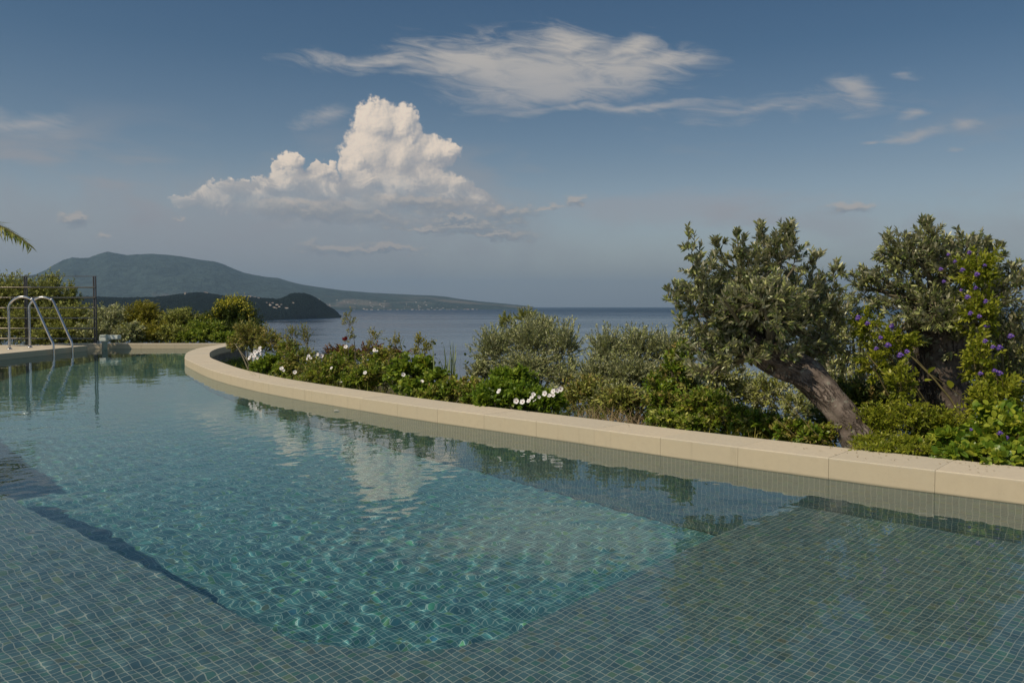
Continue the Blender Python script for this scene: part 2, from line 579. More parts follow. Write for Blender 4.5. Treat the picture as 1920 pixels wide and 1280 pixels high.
# ---- coping: individual stones on a mortar core
def stones(pts, width, stone_len, parent, name='coping_stone', zt=COPE_T, zb=-0.014, s0=0.0):
    s = np.r_[0, np.cumsum(np.linalg.norm(np.diff(pts, axis=0), axis=1))]
    nrm = normals_out(pts) if len(pts) > 2 else np.repeat([[(pts[1] - pts[0])[1], -(pts[1] - pts[0])[0]] / np.linalg.norm(pts[1] - pts[0])], len(pts), 0)
    pos = s0
    res = []
    L = s[-1]
    cuts = [0.0]
    c_ = s0 if s0 > 0 else stone_len
    while c_ < L - 0.05:
        cuts.append(c_); c_ += stone_len
    cuts.append(L)
    for a, e in zip(cuts[:-1], cuts[1:]):
        g = 0.0008
        n = max(2, int((e - a) / 0.1) + 1)
        t = np.linspace(a + g, e - g, n)
        x = np.interp(t, s, pts[:, 0]); y = np.interp(t, s, pts[:, 1])
        nx = np.interp(t, s, nrm[:, 0]); ny = np.interp(t, s, nrm[:, 1])
        bev = 0.004
        dz = random.uniform(-0.0006, 0.0006); do = random.uniform(-0.0006, 0.0006)
        prof = [(0, zb), (0, zt - bev), (bev * .3, zt - bev * .3), (bev, zt), (width - bev, zt), (width, zt - bev), (width, zb)]
        V, F = [], []
        for i in range(n):
            for (o_, z_) in prof:
                V.append((x[i] + nx[i] * (o_ + do), y[i] + ny[i] * (o_ + do), z_ + (dz if z_ > 0 else 0)))
        k = len(prof)
        for i in range(n - 1):
            for j in range(k):
                j2 = (j + 1) % k
                F.append((i * k + j, (i + 1) * k + j, (i + 1) * k + j2, i * k + j2))
        F.append(tuple(range(k - 1, -1, -1))[::-1]); F.append(tuple((n - 1) * k + j for j in range(k))[::-1])
        me = mesh_np(name, V, F)
        bm = bmesh.new(); bm.from_mesh(me); bmesh.ops.recalc_face_normals(bm, faces=bm.faces); bm.to_mesh(me); bm.free()
        res.append(link(name, me, parent, M_STONE))
    return res


def core(pts, w0, w1, z0, z1, parent, mat, name='wall_core'):
    nrm = normals_out(pts) if len(pts) > 2 else np.repeat([[(pts[1] - pts[0])[1], -(pts[1] - pts[0])[0]] / np.linalg.norm(pts[1] - pts[0])], len(pts), 0)
    a = pts + nrm * w0; c_ = pts + nrm * w1
    V, F = [], []
    for i in range(len(pts)):
        V += [(*a[i], z0), (*a[i], z1), (*c_[i], z1), (*c_[i], z0)]
    for i in range(len(pts) - 1):
        for j in range(4):
            F.append((4 * i + j, 4 * i + (j + 1) % 4, 4 * i + 4 + (j + 1) % 4, 4 * i + 4 + j))
    F += [(0, 1, 2, 3)[::-1], tuple(4 * (len(pts) - 1) + j for j in range(4))]
    me = mesh_np(name, V, F)
    bm = bmesh.new(); bm.from_mesh(me); bmesh.ops.recalc_face_normals(bm, faces=bm.faces); bm.to_mesh(me); bm.free()
    return link(name, me, parent, mat)


def mat_concrete():
    m, q, out = mat_new('render_wall')
    geo = q.node('ShaderNodeNewGeometry')
    n = q.noise(geo.outputs['Position'], 5, 6, 0.6)
    c_ = q.ramp(n, [(0.3, (0.17, 0.16, 0.14)), (0.7, (0.26, 0.245, 0.21))])
    principled(q, out, c_, 0.9, 0.2, bump=n, bstr=0.3, bdist=0.004)
    return m


M_CONC = mat_concrete()
coping = empty('pool_coping', (0, 0, 0))
tag(coping, 'beige limestone coping sweeping round the right side of the pool', 'coping')
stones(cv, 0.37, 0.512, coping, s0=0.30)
core(cv, 0.012, 0.35, -2.6, -0.0145, coping, M_CONC)
farc = empty('far_coping', (-7.4, 17.8, 0))
tag(farc, 'straight pale stone ledge closing the far end of the pool', 'coping')
farc_off = np.array([-7.4, 17.8])
FC = np.array([(-5.62, 17.8), (-9.6, 17.8)])
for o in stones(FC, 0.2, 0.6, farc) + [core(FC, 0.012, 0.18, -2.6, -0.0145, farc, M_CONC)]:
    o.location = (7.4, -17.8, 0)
leftc = empty('left_coping', (-8.4, 14, 0))
tag(leftc, 'stone pool edge under the steel ladder, its face in shade', 'coping')
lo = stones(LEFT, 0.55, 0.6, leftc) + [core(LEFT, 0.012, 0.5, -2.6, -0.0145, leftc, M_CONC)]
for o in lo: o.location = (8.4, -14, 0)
nearc = empty('near_coping', (0, 0.95, 0))
tag(nearc, 'stone edge of the terrace the view is taken from', 'coping')
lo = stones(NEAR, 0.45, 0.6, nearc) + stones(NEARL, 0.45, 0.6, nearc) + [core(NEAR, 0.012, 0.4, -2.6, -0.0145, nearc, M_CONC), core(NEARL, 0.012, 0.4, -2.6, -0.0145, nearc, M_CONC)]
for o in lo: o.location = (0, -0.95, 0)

# ---- terraces
def terrace(name, poly, z=0.10, th=0.25):
    V = [(x, y, z) for x, y in poly] + [(x, y, z - th) for x, y in poly]
    n = len(poly)
    F = [tuple(range(n)), tuple(range(2 * n - 1, n - 1, -1))] + [(i, i + n, (i + 1) % n + n, (i + 1) % n) for i in range(n)]
    me = mesh_np(name, V, F)
    bm = bmesh.new(); bm.from_mesh(me); bmesh.ops.recalc_face_normals(bm, faces=bm.faces); bm.to_mesh(me); bm.free()
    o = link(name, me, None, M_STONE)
    tag(o, kind='structure')
    return o


nl = normals_out(LEFT)
lb = LEFT + nl * 0.545
terrace('terrace', [tuple(p) for p in lb] + [(-7.0, 2.4), (-7.0, -3.0), (-13.5, -3.0), (-13.5, 17.3), (-8.97, 17.3)], z=0.104)
terrace('near_terrace', [(-6.9, 0.50), (-6.9, -6), (7, -6), (7, 0.50)], z=0.104)

# ---- water surface: real ripples
def ripples(X, Y, amp=1.0):
    rs = np.random.default_rng(5)
    Z = np.zeros_like(X)
    # slow patches of rougher and calmer water
    for k in range(90):
        lam = 0.075 * (1.9 / 0.075) ** rs.random() ** 1.1
        th = rs.uniform(0, 6.283)
        kx, ky = 2 * math.pi / lam * math.cos(th), 2 * math.pi / lam * math.sin(th)
        slope = 0.0031 * (0.5 + rs.random()) * (1.8 if lam < 0.14 else 0.85 if lam < .32 else .45)
        thr = 1.0
        a = slope * lam / (2 * math.pi)
        ph = rs.random() * 6.28
        wob = 0.5 * np.sin(X * rs.uniform(.6, 2.1) + Y * rs.uniform(.6, 2.1) + rs.random() * 6)
        env = 0.62 + 0.38 * np.sin(X * rs.uniform(.5, 1.6) + Y * rs.uniform(.3, 1.2) + rs.random() * 6.28)
        Z += a * env * np.sin(kx * X + ky * Y + ph + wob)
    def s3(v, a, c): t = np.clip((v - a) / (c - a), 0, 1); return t * t * (3 - 2 * t)
    loc = 0.70 + 0.42 * s3(-X, -0.8, 1.6) * s3(-Y, -6.0, -3.0)
    return Z * amp * loc


def water_mesh():
    Vs, Fs, base = [], [], 0
    def band(x0, x1, y0, y1, st):
        nonlocal base
        nx = int(round((x1 - x0) / st)); ny = int(round((y1 - y0) / st))
        xs = np.linspace(x0, x1, nx + 1); ys = np.linspace(y0, y1, ny + 1)
        X, Y = np.meshgrid(xs, ys)
        cx = 0.5 * (X[:-1, :-1] + X[1:, 1:]); cy = 0.5 * (Y[:-1, :-1] + Y[1:, 1:])
        keep = inside(OUT, cx, cy) | (dist_poly(OUT, cx, cy) < 0.07)
        Z = ripples(X, Y)
        idx = np.arange(X.size).reshape(X.shape)
        q_ = np.stack([idx[:-1, :-1], idx[:-1, 1:], idx[1:, 1:], idx[1:, :-1]], -1)[keep]
        Vs.append(np.c_[X.ravel(), Y.ravel(), Z.ravel()]); Fs.append(q_ + base); base += X.size
    band(-6.5, 5.2, 0.8, 6.8, 0.02)
    band(-8.6, 0.4, 6.8, 11.8, 0.032)
    band(-9.1, -3.9, 11.8, 18.0, 0.032)
    V = np.vstack(Vs); F = np.vstack(Fs)
    usedv = np.unique(F); remap = -np.ones(len(V), int); remap[usedv] = np.arange(len(usedv))
    return V[usedv], remap[F]


V, F = water_mesh()
water = link('pool_water', mesh_np('pool_water', V, F, smooth=True), None, M_WATER)
tag(water, kind='structure')
water.cycles.is_caustics_caster = True
# ================================================================== LAND AND SEA
SEA_Z = -80.0


def vnoise(X, Y, seed):
    """value noise, numpy"""
    xi = np.floor(X).astype(np.int64); yi = np.floor(Y).astype(np.int64)
    fx = X - xi; fy = Y - yi
    fx = fx * fx * (3 - 2 * fx); fy = fy * fy * (3 - 2 * fy)
    def h(a, c_):
        n = (a * 374761393 + c_ * 668265263 + seed * 974634777) & 0xFFFFFFFF
        n = ((n ^ (n >> 13)) * 1274126177) & 0xFFFFFFFF
        return ((n ^ (n >> 16)) & 0xFFFF) / 65535.0
    return (h(xi, yi) * (1 - fx) + h(xi + 1, yi) * fx) * (1 - fy) + (h(xi, yi + 1) * (1 - fx) + h(xi + 1, yi + 1) * fx) * fy


def fbm(X, Y, sc, oct_=5, seed=1, gain=0.5):
    s, a, t = np.zeros(np.shape(X)), 1.0, 0.0
    for i in range(oct_):
        s = s + a * vnoise(X * sc + 31.7 * i, Y * sc - 17.3 * i, seed + i)
        t += a; a *= gain; sc *= 2.07
    return s / t


def sstep(x, a, c_):
    t = np.clip((x - a) / (c_ - a), 0, 1)
    return t * t * (3 - 2 * t)


def ground_z(X, Y):
    X = np.asarray(X, float); Y = np.asarray(Y, float)
    d = dist_poly(OUT[::2], X, Y)
    run = sstep(Y + 0.25 * X, 0.0, 5.0) * np.where(X > -13, 1, sstep(X, -60, -13) * .6 + .4)
    z = -0.10 - 0.06 * np.minimum(d, 2.2) * run - 0.27 * np.maximum(d - 2.2, 0) * run
    z -= 0.30 * sstep(-X, 3.2, 4.6) * sstep(Y, 9.5, 11.5) * sstep(d, 0.2, 0.7) * (d < 6)
    z -= 0.05 * (fbm(X, Y, 1.3, 4, 3) - 0.5) * np.minimum(d, 1)
    z -= 5.0 * (fbm(X, Y, 0.02, 4, 9) - 0.5) * sstep(d, 15, 120)
    return z


def grid_mesh(name, xs, ys, Z, mat, smooth=True):
    X, Y = np.meshgrid(xs, ys)
    idx = np.arange(X.size).reshape(X.shape)
    F = np.stack([idx[:-1, :-1], idx[:-1, 1:], idx[1:, 1:], idx[1:, :-1]], -1).reshape(-1, 4)
    return link(name, mesh_np(name, np.c_[X.ravel(), Y.ravel(), Z.ravel()], F, smooth=smooth), None, mat)


def mat_soil():
    m, q, out = mat_new('dry_soil')
    pos = q.node('ShaderNodeNewGeometry').outputs['Position']
    n = q.noise(pos, 3, 6, 0.65); n2 = q.noise(pos, 0.06, 5, 0.6)
    c_ = q.ramp(n, [(0.3, (0.055, 0.045, 0.03)), (0.55, (0.12, 0.095, 0.06)), (0.75, (0.19, 0.16, 0.11))])
    c_ = q.mix(q.ss(n2, 0.42, 0.58), c_, (0.045, 0.06, 0.022))
    principled(q, out, c_, 0.95, 0.1, bump=n, bstr=0.8, bdist=0.03)
    return m


def axis(lo, hi, st, far_lo, far_hi, n):
    g = np.geomspace(st, 1.0, 2)
    a = np.arange(lo, hi + 1e-6, st)
    up = a[-1] + (np.geomspace(1, 1 + (far_hi - hi), n) - 1)[1:] + st * np.arange(1, n)
    dn = a[0] - (np.geomspace(1, 1 + (lo - far_lo), n) - 1)[1:] - st * np.arange(1, n)
    return np.r_[dn[::-1], a, up]


xs = axis(-14, 7.2, 0.125, -2500, 2500, 44)
ys = axis(-1.0, 20, 0.125, -600, 700, 44)
X, Y = np.meshgrid(xs, ys)
Z = ground_z(X, Y)
ins = inside(OUT, X, Y) | (dist_poly(OUT, X, Y) < 0.13)
Z = np.where(ins, -2.3, Z)
Z = np.maximum(Z, -92)
ground = grid_mesh('ground', xs, ys, Z, mat_soil())
tag(ground, kind='structure')


def mat_sea():
    m, q, out = mat_new('sea_water')
    pos = q.node('ShaderNodeNewGeometry').outputs['Position']
    x, y, z = q.sep(pos)
    # wind ruffles at three scales, slick calmer lanes lying across the view
    w1 = q.noise(pos, 0.35, 4, 0.6)
    w2 = q.noise(pos, 0.05, 4, 0.6)
    w3 = q.noise(pos, 0.006, 3, 0.6)
    lane = q.noise(q.xyz(q.m('MULTIPLY', x, 0.00035), q.m('MULTIPLY', y, 0.0016), 0), 1.0, 6, 0.62, 0.5)
    lane = q.ss(lane, 0.42, 0.62)
    h = q.m('ADD', q.m('ADD', q.m('MULTIPLY', w1, 0.5), q.m('MULTIPLY', w2, 3.2)), q.m('MULTIPLY', w3, 18))
    bn = q.node('ShaderNodeBump')
    q.put(bn.inputs['Strength'], q.lin(lane, 0, 1, 0.16, 0.05))
    bn.inputs['Distance'].default_value = 1.0
    q.put(bn.inputs['Height'], h)
    p = q.node('ShaderNodeBsdfPrincipled')
    p.inputs['Base Color'].default_value = (0.012, 0.035, 0.075, 1)
    q.put(p.inputs['Roughness'], q.m('ADD', q.lin(lane, 0, 1, 0.16, 0.05), q.lin(y, 2500, 14000, 0.0, 0.38)))
    p.inputs['IOR'].default_value = 1.333
    q.l.new(bn.outputs[0], p.inputs['Normal'])
    q.l.new(p.outputs[0], out.inputs[0])
    return m


SR = 42000.0
ang_ = np.linspace(0, 2 * math.pi, 181)[:-1]
rad = [0, 300, 1500, 6000, 16000, 30000, SR]
V = [(0, 0, SEA_Z)]; F = []
for r_ in rad[1:]:
    V += [(r_ * math.cos(a), r_ * math.sin(a), SEA_Z) for a in ang_]
n = len(ang_)
for i in range(n): F.append((0, 1 + i, 1 + (i + 1) % n))
for k in range(len(rad) - 2):
    for i in range(n):
        a = 1 + k * n + i; c_ = 1 + k * n + (i + 1) % n
        F.append((a, a + n, c_ + n, c_))
sea = link('sea', mesh_np('sea', V, F), None, mat_sea())
tag(sea, kind='structure')


# ---- hills: real height fields at their own distance
def mat_hill(name, forest, field, scale, patch=0.5, warm=(0.30, 0.26, 0.18), low=0.0, speck=0.0):
    m, q, out = mat_new(name)
    pos = q.node('ShaderNodeNewGeometry').outputs['Position']
    x, y, z = q.sep(pos)
    n = q.noise(pos, scale, 7, 0.65)
    n2 = q.noise(pos, scale * 9, 5, 0.7)
    c_ = q.mix(q.ss(n2, 0.35, 0.65), forest, tuple(v * 0.5 for v in forest))
    fm = q.m('MULTIPLY', q.ss(q.m('ADD', n, q.m('MULTIPLY', n2, 0.3)), patch + 0.15, patch + 0.25), q.ss(z, low, low - 260) if low else 1.0)
    c_ = q.mix(fm, c_, q.mix(q.ss(n2, 0.4, 0.6), field, warm))
    n3 = q.vor(pos, scale * 26)
    c_ = q.mix(q.m('MULTIPLY', q.ss(n3, 0.25, 0.7), speck), c_, tuple(v * 1.9 for v in forest))
    h = q.m('ADD', n2, q.m('MULTIPLY', n3, -0.35 * speck))
    principled(q, out, c_, 0.95, 0.05, bump=h, bstr=1.0, bdist=0.06 / scale)
    return m


def hill(name, sil, shore, Yr, Yb, mat, nx=420, ny=70, rough=0.12, fsc=3.0, seed=1, expo=1.0, sil_noise=0.0, nsil=60., trees=0.0):
    """sil: (px, py) of the skyline; shore: (px, distance) of the foot; Yr ridge distance, Yb back"""
    sx = np.array([s[0] for s in sil]); sy = np.array([s[1] for s in sil])
    px = np.linspace(sx[0], sx[-1], nx)
    H = CAM_H + (573 - np.interp(px, sx, sy)) / 1600 * Yr - SEA_Z
    if sil_noise: H = H + sil_noise * (fbm(px, px * 0, 1 / nsil, 5, seed + 5, .6) - 0.5) * np.clip(H / 60, 0, 1)
    shx = np.array([s[0] for s in shore]); shy = np.array([s[1] for s in shore])
    Y0 = np.interp(px, shx, shy)
    t = np.linspace(0, 1.35, ny)
    T, PX = np.meshgrid(t, px, indexing='ij')
    y0 = Y0[None, :]
    Yd = np.where(T <= 1, y0 + (Yr - y0) * T, Yr + (Yb - Yr) * (T - 1) / 0.35)
    Xd = (PX - 960) / 1600 * Yd
    prof = np.where(T <= 1, np.sin(np.clip(T, 0, 1) * math.pi / 2) ** expo, np.cos((T - 1) / 0.35 * math.pi / 2))
    s = fsc / (Yb - Y0.min())
    nz = fbm(Xd, Yd, s, 6, seed, 0.55) - 0.5
    ridge = 1 - 2 * np.abs(fbm(Xd, Yd, s * 0.8, 5, seed + 20, 0.55) - 0.5)
    env = np.sin(np.clip(T, 0, 1) * math.pi) ** 0.8 * (T <= 1)
    Zh = H[None, :] * (prof + env * (rough * 2.2 * nz - rough * (1 - ridge) * 1.4))
    if trees:
        Zh = Zh + trees * np.abs(fbm(Xd, Yd, 1 / 34., 3, seed + 40, .6)) * sstep(T, 0.01, 0.06) + trees * 1.2 * np.maximum(fbm(Xd, Yd, 1 / 14., 2, seed + 60, .6) - 0.55, 0) * sstep(T, .02, .06) - trees * .5
    Zh = np.where(T <= 0, -4, Zh)
    idx = np.arange(T.size).reshape(T.shape)
    F = np.stack([idx[:-1, :-1], idx[:-1, 1:], idx[1:, 1:], idx[1:, :-1]], -1).reshape(-1, 4)
    o = link(name, mesh_np(name, np.c_[Xd.ravel(), Yd.ravel(), Zh.ravel() + SEA_Z], F, smooth=True), None, mat)
    tag(o, kind='structure')
    return o, (px, t, Xd, Yd, Zh + SEA_Z)


MOUNT = [(-360, 570), (-250, 560), (-120, 545), (-40, 530), (30, 521), (70, 515), (88, 507), (105, 497), (122, 489), (138, 485), (152, 487), (168, 486), (185, 480),
         (204, 475), (222, 478), (240, 481), (256, 480), (292, 479), (318, 481), (345, 484), (366, 487), (384, 489), (402, 491), (420, 496), (440, 505), (458, 512),
         (476, 516), (500, 520), (522, 522), (545, 529), (572, 535), (600, 539), (640, 544), (700, 549), (740, 551), (780, 553), (810, 554), (835, 556), (860, 560), (900, 565),
         (935, 568), (965, 571), (1000, 574.5)]
mountain, mountg = hill('mountain', MOUNT, [(-360, 15000), (400, 15500), (640, 15300), (800, 16600), (960, 18200), (1000, 20000)], 23500, 30000,
                   mat_hill('mountain_scrub', (0.062, 0.092, 0.082), (0.15, 0.16, 0.135), 0.00045, 0.50, (0.20, 0.17, 0.14), low=330), rough=0.13, fsc=7, seed=3,
                   nx=900, ny=110, expo=1.5)
HEAD = [(-400, 545), (-200, 552), (60, 556), (180, 557), (230, 559), (285, 558), (320, 555), (345, 552), (368, 549), (392, 550), (412, 553), (432, 556), (455, 556), (480, 558),
        (508, 560), (524, 561), (533, 557), (545, 551), (556, 549), (570, 550), (582, 553), (594, 559), (606, 567), (616, 574), (626, 580), (634, 587), (639, 594), (642, 599)]
head, headg = hill('headland', HEAD, [(-400, 3300), (300, 3900), (480, 4500), (520, 4800), (600, 5400), (635, 5650), (642, 5750)], 5900, 6900,
                   mat_hill('headland_pines', (0.006, 0.012, 0.011), (0.035, 0.038, 0.03), 0.004, 0.66, (0.2, 0.17, 0.13), speck=0.8), rough=0.16, fsc=9, seed=8,
                   nx=760, ny=150, expo=1.0, trees=11.0)

# ---- the air
HZ = 60000.0
bm = bmesh.new()
bmesh.ops.create_cube(bm, size=1.0)
me = bpy.data.meshes.new('haze')
bm.to_mesh(me); bm.free()
haze = link('haze', me)
haze.scale = (2 * HZ, 2 * HZ, 1700 + 94)
haze.location = (0, 0, (1700 - 94) / 2)
tag(haze, kind='stuff')
m, q, out = mat_new('haze_air')
pv = q.node('ShaderNodeVolumePrincipled')
pv.inputs['Color'].default_value = (0.50, 0.74, 1.0, 1)
pv.inputs['Density'].default_value = 2.6e-5
pv.inputs['Anisotropy'].default_value = 0.2
q.l.new(pv.outputs[0], out.inputs['Volume'])
me.materials.append(m)
# ================================================================== LADDER, RAILING, ALARM
def mat_metal(name, col, rough, metal=1.0):
    m, q, out = mat_new(name)
    n = q.noise(q.node('ShaderNodeTexCoord').outputs['Object'], 30, 3, 0.6)
    principled(q, out, q.mix(q.lin(n, .3, .7, 0, .3), col, tuple(v * .8 for v in col)), q.lin(n, .3, .7, rough, rough + .08), 0.5, metal)
    return m


M_STEEL = mat_metal('polished_steel', (0.62, 0.62, 0.63), 0.13)
M_RAIL = mat_metal('painted_rail', (0.16, 0.145, 0.15), 0.42, 0.5)
M_BAR = mat_metal('bronze_bar', (0.50, 0.44, 0.35), 0.38, 0.6)


def mat_plastic():
    m, q, out = mat_new('weathered_white_plastic')
    n = q.noise(q.node('ShaderNodeTexCoord').outputs['Object'], 18, 5, 0.65)
    c_ = q.ramp(n, [(0.3, (0.55, 0.62, 0.54)), (0.5, (0.72, 0.76, 0.68)), (0.75, (0.80, 0.82, 0.76))])
    principled(q, out, c_, 0.5, 0.4)
    return m


M_PLASTIC = mat_plastic()


def tube_mesh(name, pts, r, seg=12, radii=None, caps=True):
    pts = [Vector(p) for p in pts]
    n = len(pts)
    V, F = [], []
    t0 = (pts[1] - pts[0]).normalized()
    up = Vector((0, 0, 1)) if abs(t0.z) < 0.9 else Vector((1, 0, 0))
    nx = t0.cross(up).normalized()
    for i in range(n):
        t = (pts[min(i + 1, n - 1)] - pts[max(i - 1, 0)]).normalized()
        nx = (nx - t * nx.dot(t)).normalized()
        ny = t.cross(nx)
        rr = radii[i] if radii is not None else r
        for k in range(seg):
            a = 2 * math.pi * k / seg
            V.append(tuple(pts[i] + nx * (rr * math.cos(a)) + ny * (rr * math.sin(a))))
    for i in range(n - 1):
        for k in range(seg):
            k2 = (k + 1) % seg
            F.append((i * seg + k, i * seg + k2, (i + 1) * seg + k2, (i + 1) * seg + k))
    if caps:
        F.append(tuple(range(seg))[::-1]); F.append(tuple((n - 1) * seg + k for k in range(seg)))
    return mesh_np(name, V, F, smooth=True)


def box_mesh(name, boxes, bevel=0.003):
    bm = bmesh.new()
    for (cx, cy, cz, sx, sy, sz) in boxes:
        r_ = bmesh.ops.create_cube(bm, size=1.0)
        bmesh.ops.scale(bm, vec=(sx, sy, sz), verts=r_['verts'])
        bmesh.ops.translate(bm, vec=(cx, cy, cz), verts=r_['verts'])
    if bevel:
        bmesh.ops.bevel(bm, geom=list(bm.edges), offset=bevel, segments=2, affect='EDGES')
    me = bpy.data.meshes.new(name)
    bm.to_mesh(me); bm.free()
    return me


def lathe(name, prof, seg=20, smooth=True):
    V, F = [], []
    for (r, z) in prof:
        for k in range(seg):
            a = 2 * math.pi * k / seg
            V.append((r * math.cos(a), r * math.sin(a), z))
    for i in range(len(prof) - 1):
        for k in range(seg):
            k2 = (k + 1) % seg
            F.append((i * seg + k, i * seg + k2, (i + 1) * seg + k2, (i + 1) * seg + k))
    F.append(tuple(range(seg))[::-1]); F.append(tuple((len(prof) - 1) * seg + k for k in range(seg)))
    return mesh_np(name, V, F, smooth=smooth)


# pool ladder; local origin on the coping between the two rails
lad = empty('pool_ladder', (-9.02, 15.85, COPE_T))
tag(lad, 'polished stainless steel pool ladder with two arched handrails', 'ladder')
for dy in (-0.33, 0.33):
    pts = [(-0.13, dy, 0.0), (-0.13, dy, 0.62)]
    for a in np.linspace(180, 38, 12):
        pts.append((0.13 + 0.26 * math.cos(R(a)), dy, 0.72 + 0.23 * math.sin(R(a))))
    pts += [(0.60, dy, 0.24), (0.655, dy, 0.12), (0.672, dy, 0.0), (0.672, dy, -0.4), (0.672, dy, -1.15)]
    # soften corners
    P_ = catmull([(p[0], p[2]) for p in pts], 0.025)
    h = link('handrail', tube_mesh('handrail', [(p[0], dy, p[1]) for p in P_], 0.0215, 14), lad, M_STEEL)
    fl = link('flange', lathe('flange', [(0.048, 0.001), (0.048, 0.006), (0.034, 0.016), (0.024, 0.03)]), h, M_STEEL)
    fl.location = (-0.13, dy, 0)
for k in range(3):
    o = link('tread', box_mesh('tread', [(0.672, 0, -0.40 - 0.25 * k, 0.08, 0.64, 0.03)], 0.006), lad, M_STEEL)

# steel railing behind the far left corner
rail = empty('railing', (-9.0, 18.6, -0.1))
tag(rail, 'dark metal railing of thin horizontal bars behind the ladder', 'railing')
pw = 1.50
for i in range(4):
    x = -0.08 - pw * i
    p = link('post', box_mesh('post', [(x - 0.022, 0, 0.80, 0.014, 0.05, 1.66), (x + 0.022, 0, 0.80, 0.014, 0.05, 1.66), (x, 0, 1.2, 0.03, 0.03, .04), (x, 0, 0.5, 0.03, 0.03, .04), (x, 0, 0.005, .13, .10, .012)], 0.002), rail, M_RAIL)
for k in range(6):
    z = 0.285 + 0.2225 * k
    link('bar', tube_mesh('bar', [(-0.06, -0.03, z), (-4.7, -0.03, z)], 0.014, 8), rail, M_BAR)
link('top_rail', box_mesh('top_rail', [(-2.38, 0, 1.637, 4.7, 0.035, 0.012)], 0.002), rail, M_RAIL)

# floating-style pool alarm clamped over the far wall
al = empty('pool_alarm', (-8.42, 17.62, 0.05))
tag(al, 'weathered white plastic pool alarm clamped on the far ledge', 'pool alarm')
body = link('body', box_mesh('body', [(0, 0.0, 0.17, 0.16, 0.17, 0.12), (0.0, -0.02, 0.225, 0.15, 0.15, 0.03)], 0.018), al, M_PLASTIC)
link('arm', box_mesh('arm', [(0.17, 0.05, 0.20, 0.24, 0.16, 0.085)], 0.01), al, M_PLASTIC)
link('sensor_tube', lathe('sensor_tube', [(0.055, -0.22), (0.055, 0.12), (0.06, 0.12), (0.06, 0.15)]), al, M_PLASTIC)
lf = link('lid', box_mesh('lid', [(0, -0.02, 0.246, 0.13, 0.13, 0.012)], 0.004), body, M_PLASTIC)
# ================================================================== PLANTS
def at(px, py, Y):
    """point seen at (px, py) of the 1920-wide photograph when it stands Y metres ahead (level camera lines)"""
    return np.array([(px - 960) / 1600 * Y, Y, CAM_H + (573 - py) / 1600 * Y])


GAIN = {'olive_leaf': (1.3, 1.5, 0.9), 'silver_leaf': (3.0, 3.1, 1.8), 'green_leaf': (2.5, 2.05, 1.3), 'lush_leaf': (2.5, 1.8, 1.2), 'hedge_leaf': (3.3, 3.1, 1.4), 'weed_leaf': (2.3, 2.6, 1.35), 'red_leaf': (1.5, 1.3, 1.2),
        'golden_leaf': (2.1, 1.95, 1.2), 'dark_leaf': (1.5, 1.5, 1.1), 'vine_leaf': (1.9, 1.85, 1.3), 'broad_leaf': (2.0, 1.9, 1.3), 'palm_leaf': (1.8, 1.8, 1.2), 'straw': (1, 1, 1), 'olive_back': (1, 1, 1)}


def mat_leaf(name, stops, back=None, trans=0.3, rough=0.5, spec=0.4, bamt=0.85, lamp=0.0):
    gn = GAIN.get(name, (1.6, 1.5, 1.1))
    stops = [(p_, tuple(min(.55, v * k_) for v, k_ in zip(c0, gn))) for p_, c0 in stops]
    m, q, out = mat_new(name)
    geo = q.node('ShaderNodeNewGeometry')
    rnd = geo.outputs['Random Per Island']
    c_ = q.ramp(rnd, stops)
    blot = q.noise(geo.outputs['Position'], 9.0, 3, 0.6)
    c_ = q.mix(q.lin(blot, 0.35, 0.5, 0.55, 0.0), c_, tuple(v * 0.75 for v in stops[0][1]))
    c_ = q.mix(q.lin(blot, 0.5, 0.68, 0.0, 0.6), c_, stops[-1][1])
    if back is not None:
        c_ = q.mix(q.m('MULTIPLY', geo.outputs['Backfacing'], bamt), c_, back)
    p = q.node('ShaderNodeBsdfPrincipled')
    q.put(p.inputs['Base Color'], c_)
    p.inputs['Roughness'].default_value = rough
    p.inputs['Specular IOR Level'].default_value = spec
    t = q.node('ShaderNodeBsdfTranslucent')
    q.put(t.inputs[0], q.mix(0.35, c_, (0.20, 0.26, 0.03)))
    ms = q.node('ShaderNodeMixShader')
    ms.inputs[0].default_value = trans
    q.l.new(p.outputs[0], ms.inputs[1]); q.l.new(t.outputs[0], ms.inputs[2])
    q.l.new(ms.outputs[0], out.inputs[0])
    return m


